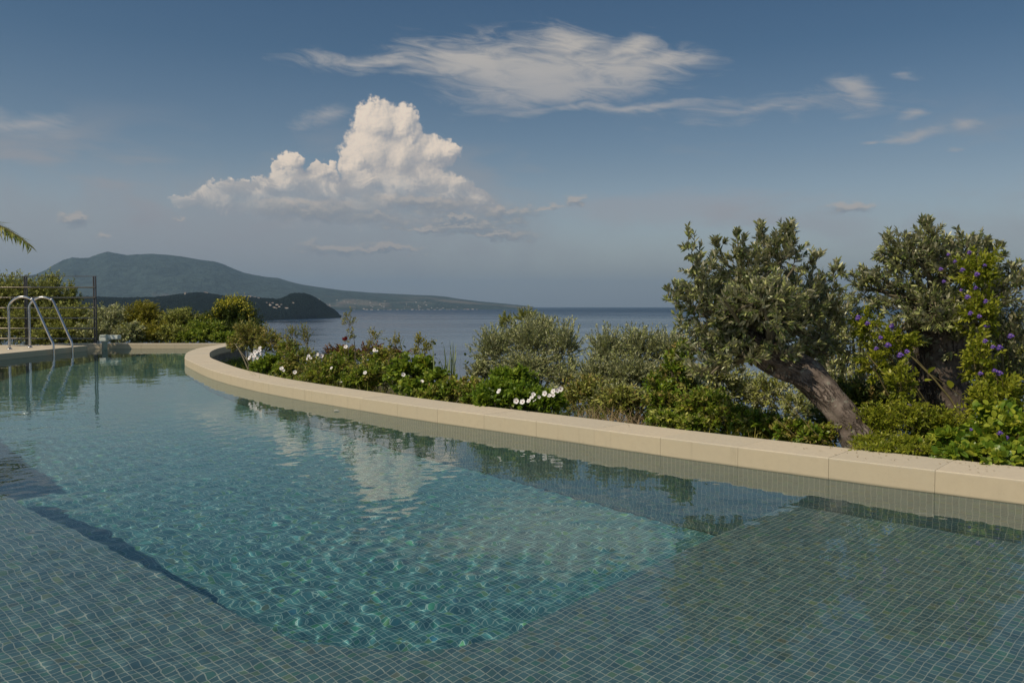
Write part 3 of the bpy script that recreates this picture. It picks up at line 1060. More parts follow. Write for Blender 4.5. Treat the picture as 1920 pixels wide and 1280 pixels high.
ML = dict(
    olive=mat_leaf('olive_leaf', [(0, (0.040, 0.056, 0.024)), (0.42, (0.092, 0.108, 0.045)), (0.72, (0.20, 0.205, 0.10)), (1, (0.42, 0.38, 0.23))], back=(0.50, 0.47, 0.32), trans=0.14, rough=0.38, spec=0.6),
    silver=mat_leaf('silver_leaf', [(0, (0.115, 0.135, 0.068)), (0.6, (0.19, 0.21, 0.115)), (1, (0.30, 0.32, 0.20))], back=(0.34, 0.36, 0.25), trans=0.22),
    green=mat_leaf('green_leaf', [(0, (0.050, 0.100, 0.018)), (0.55, (0.090, 0.165, 0.026)), (0.9, (0.150, 0.225, 0.035)), (1, (0.26, 0.28, 0.05))], trans=0.38, rough=0.42),
    lush=mat_leaf('lush_leaf', [(0, (0.045, 0.115, 0.014)), (0.7, (0.085, 0.185, 0.022)), (1, (0.15, 0.25, 0.035))], trans=0.38, rough=0.4),
    weed=mat_leaf('weed_leaf', [(0, (0.095, 0.090, 0.030)), (0.5, (0.135, 0.140, 0.040)), (0.8, (0.17, 0.13, 0.065)), (1, (0.22, 0.13, 0.09))], trans=0.3),
    vine=mat_leaf('vine_leaf', [(0, (0.10, 0.135, 0.016)), (0.5, (0.175, 0.205, 0.022)), (0.85, (0.26, 0.27, 0.03)), (1, (0.42, 0.33, 0.05))], trans=0.45, rough=0.42),
    broad=mat_leaf('broad_leaf', [(0, (0.065, 0.130, 0.020)), (0.55, (0.115, 0.190, 0.028)), (0.85, (0.23, 0.27, 0.035)), (1, (0.46, 0.36, 0.05))], trans=0.4, rough=0.32),
    red=mat_leaf('red_leaf', [(0, (0.10, 0.045, 0.03)), (0.5, (0.20, 0.075, 0.05)), (1, (0.15, 0.13, 0.05))], trans=0.3),
    hedge=mat_leaf('hedge_leaf', [(0, (0.070, 0.088, 0.030)), (0.6, (0.125, 0.140, 0.048)), (1, (0.22, 0.22, 0.11))], back=(0.24, 0.25, 0.15), trans=0.28, bamt=.5),
    gold=mat_leaf('golden_leaf', [(0, (0.100, 0.110, 0.022)), (0.6, (0.170, 0.170, 0.032)), (1, (0.27, 0.24, 0.06))], trans=0.4),
    dark=mat_leaf('dark_leaf', [(0, (0.030, 0.055, 0.016)), (0.7, (0.055, 0.085, 0.022)), (1, (0.10, 0.12, 0.03))], trans=0.25),
    palm=mat_leaf('palm_leaf', [(0, (0.09, 0.12, 0.03)), (0.6, (0.17, 0.19, 0.05)), (1, (0.27, 0.25, 0.10))], trans=0.3, rough=0.35),
    straw=mat_leaf('straw', [(0, (0.24, 0.17, 0.09)), (0.5, (0.38, 0.28, 0.15)), (1, (0.50, 0.36, 0.22))], trans=0.2, rough=0.7),
    reed=mat_leaf('reed_blade', [(0, (0.12, 0.17, 0.09)), (1, (0.22, 0.28, 0.16))], trans=0.3),
)


def mat_plain(name, c1, c2, sc=30, rough=0.8, bstr=0.4, trans=0):
    m, q, out = mat_new(name)
    pos = q.node('ShaderNodeTexCoord').outputs['Object']
    n = q.noise(pos, sc, 5, 0.65)
    principled(q, out, q.mix(q.ss(n, 0.3, 0.7), c1, c2), rough, 0.3, bump=n, bstr=bstr, bdist=0.003)
    return m


M_TWIG = mat_plain('twig_bark', (0.13, 0.11, 0.07), (0.22, 0.19, 0.13))
M_GSTEM = mat_plain('green_stem', (0.10, 0.09, 0.035), (0.17, 0.14, 0.06))
M_WHITE = mat_plain('white_petal', (0.80, 0.79, 0.76), (0.72, 0.70, 0.70), 60, 0.6, 0.1)
M_PURPLE = mat_plain('purple_petal', (0.075, 0.035, 0.28), (0.13, 0.06, 0.38), 60, 0.6, 0.1)
M_CRIM = mat_plain('crimson_petal', (0.30, 0.02, 0.03), (0.42, 0.05, 0.05), 60, 0.6, 0.1)
M_YELL = mat_plain('yellow_petal', (0.62, 0.46, 0.02), (0.75, 0.58, 0.05), 60, 0.6, 0.1)
M_HEART = mat_plain('flower_heart', (0.28, 0.10, 0.22), (0.36, 0.20, 0.12), 90, 0.7, 0.1)


def mat_bark():
    m, q, out = mat_new('olive_bark')
    tcn = q.node('ShaderNodeTexCoord')
    uv = q.node('ShaderNodeUVMap'); uv.uv_map = 'UVMap'
    p = q.v('MULTIPLY', uv.outputs[0], (17, 3.2, 1))
    nz = q.noise(tcn.outputs['Object'], 14, 5, 0.65, col=True)
    pw_ = q.v('ADD', p, q.v('SCALE', nz, 1.6))
    f = q.vor(pw_, 1.6, 'DISTANCE_TO_EDGE')
    crack = q.m('MULTIPLY', q.ss(f, 0.20, 0.0), q.ss(q.noise(tcn.outputs['Object'], 7, 4, 0.6), 0.40, 0.60))
    n = q.noise(tcn.outputs['Object'], 9, 6, 0.7)
    c_ = q.ramp(n, [(0.3, (0.07, 0.055, 0.045)), (0.5, (0.15, 0.12, 0.10)), (0.72, (0.29, 0.24, 0.20))])
    c_ = q.mix(q.m('MULTIPLY', crack, 0.85), c_, (0.07, 0.052, 0.04))
    c_ = q.mix(q.m('MULTIPLY', q.ss(q.noise(tcn.outputs['Object'], 22, 3, 0.5), 0.60, 0.68), 0.5), c_, (0.32, 0.33, 0.26))
    h = q.m('SUBTRACT', q.m('MULTIPLY', n, 0.8), crack)
    principled(q, out, c_, 0.9, 0.15, bump=h, bstr=1.0, bdist=0.012)
    return m


M_BARK = mat_bark()


def unit(v):
    return v / np.maximum(np.linalg.norm(v, axis=-1, keepdims=True), 1e-9)


def leaves(P, D, L, Wd, tilt=0.6, curl=0.15, wide=0.38, g=None):
    """(n) leaves: base P, axis D, length L, width Wd; 6 vertices and 4 triangles each"""
    g = g or rng
    n = len(P)
    D = unit(D)
    up = np.tile([0, 0, 1.0], (n, 1)) + g.normal(0, tilt, (n, 3))
    S = unit(np.cross(D, up))
    N = np.cross(S, D)
    L = np.broadcast_to(L, (n,))[:, None]; Wd = np.broadcast_to(Wd, (n,))[:, None]
    cu = (g.normal(0.6, 0.6, (n, 1)) * curl) * L
    b0 = P
    tip = P + D * L - N * cu
    m1 = P + D * L * 0.33 - N * cu * 0.12
    m2 = P + D * L * 0.70 - N * cu * 0.5
    fold = N * Wd * 0.12
    V = np.stack([b0, m1 - S * Wd * .5 + fold, m1 + S * Wd * .5 + fold, m2 - S * Wd * wide + fold, m2 + S * Wd * wide + fold, tip], 1)
    F = np.array([[0, 2, 1], [1, 2, 4], [1, 4, 3], [3, 4, 5]])
    Fa = (np.arange(n)[:, None, None] * 6 + F[None]).reshape(-1, 3)
    return V.reshape(-1, 3), Fa


def round_leaves(P, D, L, Wd, tilt=0.5, g=None):
    g = g or rng
    n = len(P)
    D = unit(D)
    S = unit(np.cross(D, np.tile([0, 0, 1.0], (n, 1)) + g.normal(0, tilt, (n, 3))))
    N = np.cross(S, D)
    L = np.broadcast_to(L, (n,))[:, None]; Wd = np.broadcast_to(Wd, (n,))[:, None]
    cu = g.normal(0.1, 0.12, (n, 1)) * L
    pts = [(0, 0, 0), (.16, .30, .1), (.45, .5, .16), (.78, .36, .1), (1, 0, 0), (.78, -.36, .1), (.45, -.5, .16), (.16, -.30, .1), (.5, 0, 0)]
    V = np.stack([P + D * L * a + S * Wd * w_ + N * (Wd * h_ - cu * a * a) for a, w_, h_ in pts], 1)
    F = np.array([[8, i, (i + 1) % 8] for i in range(8)])
    Fa = (np.arange(n)[:, None, None] * 9 + F[None]).reshape(-1, 3)
    return V.reshape(-1, 3), Fa


def stems(paths, r0, r1, k=4):
    """paths (n,m,3) -> thin tubes"""
    n, m_, _ = paths.shape
    T = unit(np.gradient(paths, axis=1))
    A = unit(np.cross(T, np.array([0.3, 0.2, 1.0])))
    B_ = np.cross(T, A)
    rr = np.linspace(r0, r1, m_)[None, :, None] if np.isscalar(r0) else (r0[:, None, None] + (r1 - r0)[:, None, None] * np.linspace(0, 1, m_)[None, :, None])
    V = np.stack([paths + (A * math.cos(2 * math.pi * j / k) + B_ * math.sin(2 * math.pi * j / k)) * rr for j in range(k)], 2)
    idx = np.arange(n * m_ * k).reshape(n, m_, k)
    a = idx[:, :-1, :]; b_ = idx[:, 1:, :]
    F = np.stack([a, np.roll(a, -1, 2), np.roll(b_, -1, 2), b_], -1).reshape(-1, 4)
    return V.reshape(-1, 3), F


def shoot_paths(B0, B1, m_=7, sag=0.0, wig=0.03, g=None):
    g = g or rng
    t = np.linspace(0, 1, m_)[None, :, None]
    d = B1 - B0
    L = np.linalg.norm(d, axis=1)[:, None, None]
    mid = g.normal(0, 1, (len(B0), 1, 3)) * wig * L
    p = B0[:, None] + d[:, None] * t + mid * np.sin(t * math.pi)
    p[:, :, 2] += (sag * L[:, 0] * (t[..., 0] - t[..., 0] ** 2))
    return p


def leaf_on(paths, per, t0=0.2, spread=0.9, g=None, fwd=0.8):
    """leaf base points and directions along the shoots"""
    g = g or rng
    n, m_, _ = paths.shape
    t = (np.linspace(t0, 1, per)[None] + g.normal(0, 0.3 / per, (n, per))).clip(0, 0.999)
    s = t * (m_ - 1); i = np.floor(s).astype(int); f = (s - i)[..., None]
    a = np.take_along_axis(paths, i[..., None].repeat(3, 2), 1)
    c_ = np.take_along_axis(paths, (i + 1)[..., None].repeat(3, 2), 1)
    P = a * (1 - f) + c_ * f
    T = unit(c_ - a)
    rv = g.normal(0, 1, (n, per, 3))
    side = unit(rv - T * (rv * T).sum(-1, keepdims=True))
    D = T * fwd + side * spread
    return P.reshape(-1, 3), D.reshape(-1, 3), t.reshape(-1)


def lobes_world(lobes):
    out = []
    for l in lobes:
        px, py, Y, rx, ry = l[:5]
        k = Y / 1600
        dep = l[5] if len(l) > 5 else (rx + ry) / 2 * k
        out.append((at(px, py, Y), np.array([rx * k, dep, ry * k])))
    return out


def build_plant(name, label, cat, lobes, n_shoots, per, leafL, leafW, mat, root=None, group=None, stem_mat=None, stem_r=0.0022,
                up=0.35, spread=0.9, fwd=0.8, sag=0.0, kind='lance', t0=0.25, inner=0.35, seed=0, tiltv=0.6, lobes_are_world=False, curl=0.15, wig=0.05, main_r=0.012, roots=True, edge=(0.6, 1.28)):
    g = np.random.default_rng(seed + 1000)
    LW = lobes if lobes_are_world else lobes_world(lobes)
    vol = np.array([np.prod(r) ** 0.7 for _, r in LW]); vol /= vol.sum()
    if root is None:
        c0 = sum(c_ * w_ for (c_, _), w_ in zip(LW, vol))
        root = (c0[0], c0[1], float(ground_z(c0[0], c0[1])) - 0.02)
    root = np.array(root, float)
    B0s, B1s = [], []
    for (c_, r), w_ in zip(LW, vol):
        k = max(6, int(n_shoots * w_))
        u = unit(g.normal(0, 1, (k, 3)) + np.array([0, 0, up]))
        e = c_ + u * r * g.uniform(edge[0], edge[1], (k, 1))
        s = c_ + u * r * inner * g.uniform(0.1, 1.3, (k, 1)) + g.normal(0, 0.12, (k, 3)) * r
        s[:, 2] -= 0.15 * r[2]
        B0s.append(s); B1s.append(e)
    B0 = np.vstack(B0s); B1 = np.vstack(B1s)
    paths = shoot_paths(B0, B1, 7, sag, wig, g)
    P, D, t = leaf_on(paths, per, t0, spread, g, fwd)
    keep = P[:, 2] > root[2] - 0.3
    P, D, t = P[keep], D[keep], t[keep]
    ls = leafL * g.uniform(0.65, 1.2, len(P)) * (1 - 0.25 * t); lw = leafW * g.uniform(0.8, 1.2, len(P))
    V, F = (round_leaves if kind == 'round' else leaves)(P, D, ls, lw, tiltv, g=g) if kind == 'round' else leaves(P, D, ls, lw, tiltv, curl, g=g)
    th = empty(name, tuple(root))
    tag(th, label, cat, group)
    mi = None
    if isinstance(mat, (list, tuple)):
        nl_ = len(P); cl = g.random(nl_ // per + 1) < 0.4
        mi = np.repeat(cl[np.minimum(np.arange(nl_) // per, len(cl) - 1)].astype(int), len(F) // nl_)
    fo = link('foliage', mesh_np('foliage', V - root, F, mi=mi), th, mat)
    # twigs and the main stems that carry the lobes
    sv, sf = stems(paths, stem_r, stem_r * 0.4)
    if roots:
        ctr = np.array([c_ for c_, _ in LW]); 
        rp = np.repeat(root[None], len(ctr), 0)
        rep = 2
        ends = np.vstack([ctr + g.normal(0, 0.25, ctr.shape) * np.array([r for _, r in LW]) for _ in range(rep)])
        mp = shoot_paths(np.vstack([rp] * rep) + g.normal(0, main_r * 2, (len(ends), 3)) * np.array([1, 1, 0]), ends, 8, 0.0, 0.06, g)
        v2, f2 = stems(mp, main_r, main_r * 0.35, 5)
        # limbs from lobe centre to a share of the shoots
        sv = np.vstack([sv, v2]); sf = np.vstack([sf, f2 + len(sv) - len(v2)])
    link('branches', mesh_np('branches', sv - root, sf, smooth=True), th, stem_mat or M_TWIG)
    return th


# ---- blossoms
def flower_mesh(name, petals, r, heart, cup=0.35, width=0.9, mats=(), curl=0.0):
    V, F, MI = [(0, 0, 0)], [], []
    for k in range(petals):
        a = 2 * math.pi * k / petals
        pts = [(0.35, -0.35 * width, .12), (0.75, -0.55 * width, .8), (1.0, 0, 1.0), (0.75, 0.55 * width, .8), (0.35, 0.35 * width, .12), (0.6, 0, .42)]
        o = len(V)
        for (d, w_, h_) in pts:
            rr = d * r; ww = w_ * r * math.sin(math.pi / petals) * 1.7
            V.append((rr * math.cos(a) - ww * math.sin(a), rr * math.sin(a) + ww * math.cos(a), cup * r * h_ * d - curl * r * d * d))
        F += [(0, o, o + 5), (0, o + 5, o + 4), (o, o + 1, o + 5), (o + 1, o + 2, o + 5), (o + 2, o + 3, o + 5), (o + 3, o + 4, o + 5)]
        MI += [0] * 6
    o = len(V)
    for k in range(6):
        a = k * math.pi / 3
        V.append((heart * math.cos(a), heart * math.sin(a), cup * r * .35))
    V.append((0, 0, cup * r * 0.35 + heart * 0.9))
    F += [(o + k, o + (k + 1) % 6, o + 6) for k in range(6)]; MI += [1] * 6
    me = mesh_np(name, V, F, smooth=True, mi=MI)
    for mm in mats: me.materials.append(mm)
    return me


ME_WHITE = flower_mesh('flower', 5, 0.026, 0.006, mats=(M_WHITE, M_HEART))
ME_CRIM = flower_mesh('crimson_flower', 7, 0.024, 0.008, cup=1.1, mats=(M_CRIM, M_CRIM))


def cluster_mesh():
    """a head of small five-petalled violet flowers"""
    g = np.random.default_rng(4)
    V, F, MI = [], [], []
    one = flower_mesh('tmp', 5, 0.0105, 0.0022, cup=0.2, curl=0.25)
    ov = np.array([v.co[:] for v in one.vertices]); of = [tuple(p.vertices) for p in one.polygons]; om = [p.material_index for p in one.polygons]
    for k in range(8):
        d = Vector(g.normal(0, 1, 3)); d.z = abs(d.z); d.normalize()
        R_ = np.array(d.to_track_quat('Z', 'Y').to_matrix())
        o = len(V)
        V += (ov @ R_.T + np.array(d) * 0.014 + g.normal(0, .004, 3)).tolist()
        F += [tuple(i + o for i in f) for f in of]; MI += om
    bpy.data.meshes.remove(one)
    me = mesh_np('flower_cluster', V, F, smooth=True, mi=MI)
    me.materials.append(M_PURPLE); me.materials.append(M_YELL)
    return me


ME_PURP = cluster_mesh()


def put_flower(me, name, parent, p, face=(-0.3, -1, 0.55), scale=1.0, jit=0.35):
    o = bpy.data.objects.new(name, me)
    COL.objects.link(o)
    o.parent = parent
    o.location = Vector(p) - parent.location
    d = Vector(face) + Vector(rng.normal(0, jit, 3))
    o.rotation_euler = d.to_track_quat('Z', 'Y').to_euler()
    s = scale * rng.uniform(0.55, 1.0)
    o.scale = (s, s, s)
    return o


# ---------------------------------------------------------------- gnarled trunk
def trunk_mesh(name, pts, radii, seed, seg=28, sub=12):
    g = np.random.default_rng(seed)
    P_ = np.array(pts, float)
    t = np.linspace(0, len(P_) - 1, sub * (len(P_) - 1) + 1)
    def cr(A):
        A = np.vstack([2 * A[0] - A[1], A, 2 * A[-1] - A[-2]])
        out = []
        for tt in t:
            i = min(int(tt), len(P_) - 2); f = tt - i
            a, b_, c_, d = A[i], A[i + 1], A[i + 2], A[i + 3]
            out.append(0.5 * ((2 * b_) + (-a + c_) * f + (2 * a - 5 * b_ + 4 * c_ - d) * f * f + (-a + 3 * b_ - 3 * c_ + d) * f ** 3))
        return np.array(out)
    C = cr(P_); Rr = cr(np.array(radii, float)[:, None])[:, 0]
    T = unit(np.gradient(C, axis=0))
    A = unit(np.cross(T, [0.1, 1.0, 0.2])); B_ = np.cross(T, A)
    th = np.linspace(0, 2 * math.pi, seg, endpoint=False)
    s = np.r_[0, np.cumsum(np.linalg.norm(np.diff(C, axis=0), axis=1))]
    TH, S_ = np.meshgrid(th, s)
    tw = 1.6 * S_
    lump = 0.10 * np.sin(3 * (TH + tw) + 1) + 0.07 * np.sin(5 * (TH + tw * 1.3) + 2) + 0.05 * np.sin(8 * TH + 9 * S_) + 0.12 * (fbm(TH * 1.4 + 50, S_ * 9, 1.0, 4, seed) - .5) + 0.10 * (fbm(TH * 4 + 50, S_ * 30, 1.0, 3, seed + 9) - .5)
    rad = Rr[:, None] * (1 + lump)
    V = C[:, None] + A[:, None] * (np.cos(TH) * rad)[..., None] + B_[:, None] * (np.sin(TH) * rad)[..., None]
    n, k = TH.shape
    idx = np.arange(n * k).reshape(n, k)
    a = idx[:-1]; b_ = idx[1:]
    F = np.stack([a, np.roll(a, -1, 1), np.roll(b_, -1, 1), b_], -1).reshape(-1, 4)
    ua = np.arange(k) / k; ub = np.arange(1, k + 1) / k
    UV = np.zeros((n - 1, k, 4, 2))
    UV[..., 0, 0] = ua; UV[..., 1, 0] = ub; UV[..., 2, 0] = ub; UV[..., 3, 0] = ua
    UV[..., 0, 1] = s[:-1, None]; UV[..., 1, 1] = s[:-1, None]; UV[..., 2, 1] = s[1:, None]; UV[..., 3, 1] = s[1:, None]
    return V.reshape(-1, 3), F, UV.reshape(-1, 2)


def olive_tree(label, trunk_pts, radii, limbs, lobes, n_shoots, seed, per=24, leafL=0.056, leafW=0.0128):
    root = np.array(trunk_pts[0], float)
    V, F, UV = trunk_mesh('trunk', trunk_pts, radii, seed)
    th = build_plant('olive_tree', label, 'olive tree', lobes, n_shoots, per, leafL, leafW, ML['olive'], root=tuple(root), seed=seed,
                     up=0.5, spread=0.75, fwd=0.9, t0=0.08, inner=0.55, stem_r=0.003, roots=False, sag=-0.1, curl=0.1, edge=(0.7, 1.16))
    for ch in th.children:
        if ch.name.startswith('foliage'): ch.name = 'crown'
    link('trunk', mesh_np('trunk', V - root, F, smooth=True, uv=UV), th, M_BARK)
    g = np.random.default_rng(seed)
    top = np.array(trunk_pts[-1], float)
    LW = lobes_world(lobes)
    s, e = [], []
    for c_, r in [l_ for l_ in LW if l_[1][0] > 0.16]:
        for _ in range(5):
            s.append(np.array(trunk_pts[-1 - (_ % 2)], float)); e.append(c_ + g.normal(0, 0.3, 3) * r)
    mp = shoot_paths(np.array(s), np.array(e), 9, 0.1, 0.08, g)
    sv, sf = stems(mp, 0.022, 0.006, 7)
    link('limbs', mesh_np('limbs', sv - root, sf, smooth=True), th, M_TWIG)
    return th


# leaning tree: (px, py, distance, radii in px)
olive_tree('olive tree whose thick trunk leans left over the pool edge',
           [at(1650, 880, 5.0), at(1610, 815, 5.1), at(1560, 752, 5.25), at(1505, 700, 5.4), at(1440, 668, 5.5), at(1395, 630, 5.55)],
           [0.135, 0.10, 0.09, 0.100, 0.092, 0.06], None,
           [(1400, 600, 5.6, 120, 85), (1325, 585, 5.5, 70, 70), (1312, 520, 5.5, 40, 62), (1400, 515, 5.6, 72, 60), (1460, 490, 5.6, 50, 62), (1505, 560, 5.7, 62, 60),
            (1545, 600, 5.8, 38, 85), (1470, 625, 5.6, 80, 55), (1340, 655, 5.5, 65, 48), (1430, 570, 5.25, 90, 60), (1400, 668, 5.38, 74, 30), (1335, 690, 5.4, 52, 30), (1462, 660, 5.32, 44, 24), (1530, 655, 5.9, 50, 40), (1293, 470, 5.5, 14, 42), (1345, 478, 5.6, 14, 34), (1385, 462, 5.5, 15, 40), (1425, 455, 5.6, 15, 40), (1478, 440, 5.6, 13, 40), (1525, 500, 5.7, 18, 34), (1568, 520, 5.8, 13, 42), (1262, 560, 5.5, 20, 34)], 780, 21, per=30)
olive_tree('upright olive tree with a broad dark trunk, draped in purple vine',
           [at(1790, 860, 5.9), at(1775, 780, 5.9), at(1762, 690, 5.9), at(1755, 610, 5.9), at(1745, 560, 5.9)],
           [0.20, 0.175, 0.17, 0.19, 0.12], None,
           [(1740, 510, 5.9, 95, 62), (1650, 540, 5.9, 68, 44), (1700, 475, 5.9, 62, 48), (1740, 450, 5.9, 28, 42), (1810, 480, 5.95, 60, 48), (1860, 560, 6.0, 70, 60), (1740, 575, 5.75, 105, 42),
            (1890, 650, 6.0, 50, 75), (1830, 620, 6.1, 60, 70), (1728, 425, 5.9, 12, 28), (1662, 470, 5.9, 22, 30), (1835, 455, 5.95, 14, 30), (1870, 475, 5.95, 18, 24), (1900, 520, 6, 30, 30), (1612, 520, 5.9, 20, 20), (1700, 615, 5.7, 46, 34), (1800, 640, 5.7, 36, 46), (1760, 600, 5.6, 60, 24)], 720, 22, per=26)
build_plant('olive_bush', 'sunlit silvery olive bush between the two olive trees', 'olive bush',
            [(1588, 600, 6.7, 46, 52), (1560, 640, 6.6, 40, 50), (1560, 690, 6.7, 50, 60), (1630, 660, 6.5, 60, 60), (1640, 730, 6.3, 70, 60), (1560, 740, 6.4, 60, 60), (1690, 700, 6.6, 50, 80)],
            420, 24, 0.058, 0.012, ML['olive'], seed=23, up=0.4, t0=.1, spread=.75, main_r=0.02)

# ---- silvery shrubs in the middle
SG = 'silver grey shrubs on the slope beyond the pool'
build_plant('silver_shrub', 'wide silver grey shrub behind the white flowers', 'shrub',
            [(925, 665, 8.2, 46, 50), (1000, 650, 8.2, 62, 52), (1060, 655, 8.1, 36, 52), (985, 700, 8.0, 85, 42), (900, 705, 8.2, 30, 34), (1015, 620, 8.4, 42, 26), (1060, 715, 7.9, 40, 36), (950, 735, 7.8, 60, 26), (1030, 750, 7.6, 50, 26)],
            1500, 30, 0.036, 0.008, ML['silver'], seed=31, up=0.9, spread=.55, fwd=1.0, group=SG, t0=.1, stem_r=.0015)
build_plant('silver_shrub', 'silver grey shrub just left of the leaning olive crown', 'shrub',
            [(1140, 668, 7.7, 46, 52), (1205, 660, 7.7, 60, 48), (1262, 668, 7.6, 40, 52), (1180, 712, 7.5, 88, 46), (1115, 710, 7.6, 40, 40), (1250, 720, 7.4, 50, 40), (1150, 750, 7.1, 60, 30), (1215, 755, 7.0, 60, 30)],
            1500, 30, 0.036, 0.008, ML['silver'], seed=32, up=0.9, spread=.55, fwd=1.0, group=SG, t0=.1, stem_r=.0015)
build_plant('pine_sapling', 'dark feathery sapling rising behind the wide silver shrub', 'sapling',
            [(985, 600, 11, 24, 22), (950, 612, 11, 16, 22), (968, 640, 11, 36, 26)], 160, 26, 0.06, 0.007, ML['hedge'], seed=33, up=1.2, spread=.5, fwd=1.0)

# ---- green understorey along the coping, left to right
def fl(parent, pts, Y, me=None, name='flower', scale=1.0, **k):
    for px, py in pts:
        put_flower(me or ME_WHITE, name, parent, at(px, py, Y + rng.normal(0, 0.04)), scale=scale, **k)


build_plant('scrub_bush', 'brownish olive bush at the tip of the curved coping', 'bush',
            [(470, 628, 12.2, 30, 26), (442, 645, 13.2, 18, 16), (505, 640, 11.8, 26, 22)], 300, 18, 0.05, 0.013, ML['weed'], seed=40)
t = build_plant('flowering_bush', 'fresh green bush with a bunch of white flowers at the coping tip', 'flowering bush',
                [(507, 682, 10.4, 26, 18), (485, 690, 10.6, 18, 14), (535, 692, 10.0, 24, 14)], 260, 16, 0.055, 0.018, [ML['lush'], ML['green']], seed=41)
fl(t, [(470, 664), (476, 668), (481, 661), (486, 657), (475, 674), (482, 671), (489, 664), (487, 652), (478, 660), (468, 671)], 10.15, scale=1.25)
t = build_plant('flowering_bush', 'straggly bush with scattered small white flowers beside the narrowest coping', 'flowering bush',
                [(560, 675, 9.9, 34, 24), (540, 655, 10.3, 24, 20), (590, 690, 9.6, 34, 20)], 420, 18, 0.036, 0.012, [ML['weed'], ML['green']], seed=42)
fl(t, [(527, 691), (531, 694), (552, 698), (566, 701), (578, 667), (582, 671), (576, 672)], 9.5, scale=1.1)
t = build_plant('flowering_bush', 'green bush with white blossoms and a crimson one on top', 'flowering bush',
                [(625, 692, 9.2, 42, 26), (650, 672, 9.4, 26, 22), (600, 705, 9.1, 36, 18)], 460, 18, 0.038, 0.014, [ML['green'], ML['weed']], seed=43)
fl(t, [(596, 664), (602, 667), (648, 650), (640, 714), (621, 690)], 8.9, scale=1.1)
put_flower(ME_CRIM, 'crimson_flower', t, at(648, 638, 8.95), face=(0, -0.2, 1), scale=1.6)
t = build_plant('red_leaved_bush', 'rust tinged bush behind the green row', 'bush',
                [(640, 665, 9.9, 40, 18), (700, 660, 9.6, 30, 16), (745, 668, 9.2, 26, 16)], 200, 16, 0.042, 0.016, ML['red'], seed=44)
t = build_plant('flowering_bush', 'green bush with white flowers in the middle of the row', 'flowering bush',
                [(690, 706, 8.6, 44, 28), (715, 680, 8.9, 34, 26), (668, 715, 8.5, 30, 18)], 460, 18, 0.042, 0.016, [ML['green'], ML['weed']], seed=45)
fl(t, [(684, 699), (702, 656), (706, 659)], 8.35, scale=1.0)
t = build_plant('broad_leaved_bush', 'bush with round green leaves standing out against the sea', 'bush',
                [(765, 700, 8.2, 38, 32), (800, 690, 8.1, 24, 20), (780, 728, 7.8, 40, 20), (820, 712, 7.9, 22, 18)], 200, 12, 0.06, 0.040, ML['green'], seed=46, kind='round')
fl(t, [(756, 702), (790, 716)], 7.75, scale=1.0)
t = build_plant('leafy_bush', 'low leafy bush left of the large white flowers', 'bush',
                [(855, 735, 7.5, 42, 24), (815, 742, 7.5, 34, 16), (890, 738, 7.2, 34, 26)], 380, 16, 0.046, 0.018, [ML['green'], ML['weed']], seed=47)
t = build_plant('flowering_bush', 'lush green clump carrying the largest white flowers on the coping', 'flowering bush',
                [(935, 742, 6.85, 46, 26), (985, 748, 6.75, 42, 24), (1030, 755, 6.6, 30, 20), (960, 715, 7.1, 44, 24), (912, 752, 6.75, 24, 14)], 620, 16, 0.062, 0.018, ML['lush'], seed=48, up=.8)
fl(t, [(968, 752), (980, 754), (997, 746), (1003, 752), (992, 752), (1011, 744), (1022, 738), (1030, 742), (1038, 734), (1045, 732), (1051, 729), (1037, 741), (936, 734), (1000, 740)], 6.38, scale=.98, jit=.5)
# wiry sprigs against the sea
SPR = 'wiry sprigs rising out of the flower row'
SPL = ['wiry sprig with tiny leaves nearest the headland', 'thin brown sprig left of the crimson flower', 'tallest wiry sprig above the crimson flower', 'leaning sprig with seed heads against the sea',
       'short sprig with yellow leaves over the row', 'delicate sprig above the round leaved bush', 'lone sprig with dark seed heads far out over the sea']
for (x0, y0, x1, y1, Y), lb_ in zip([(530, 660, 548, 612, 10.2), (575, 668, 572, 612, 9.8), (660, 670, 655, 588, 9.2), (680, 680, 700, 618, 9.0), (720, 690, 742, 632, 8.6), (780, 700, 800, 640, 8.2), (775, 690, 786, 628, 8.4)], SPL):
    build_plant('sprig', lb_, 'sprig', [(x1, y1 + 18, Y, 18, 24), ((x0 + x1) / 2, (y0 + y1) / 2 + 6, Y, 12, 20)], 34, 9, 0.026, 0.012, ML['weed'] if Y > 8.7 else ML['gold'],
                root=tuple(np.r_[at(x0, y0 + 30, Y)[:2], at(x0, y0 + 50, Y)[2]]), seed=int(x1), group=SPR, stem_r=.0018, main_r=.004, up=1.2)


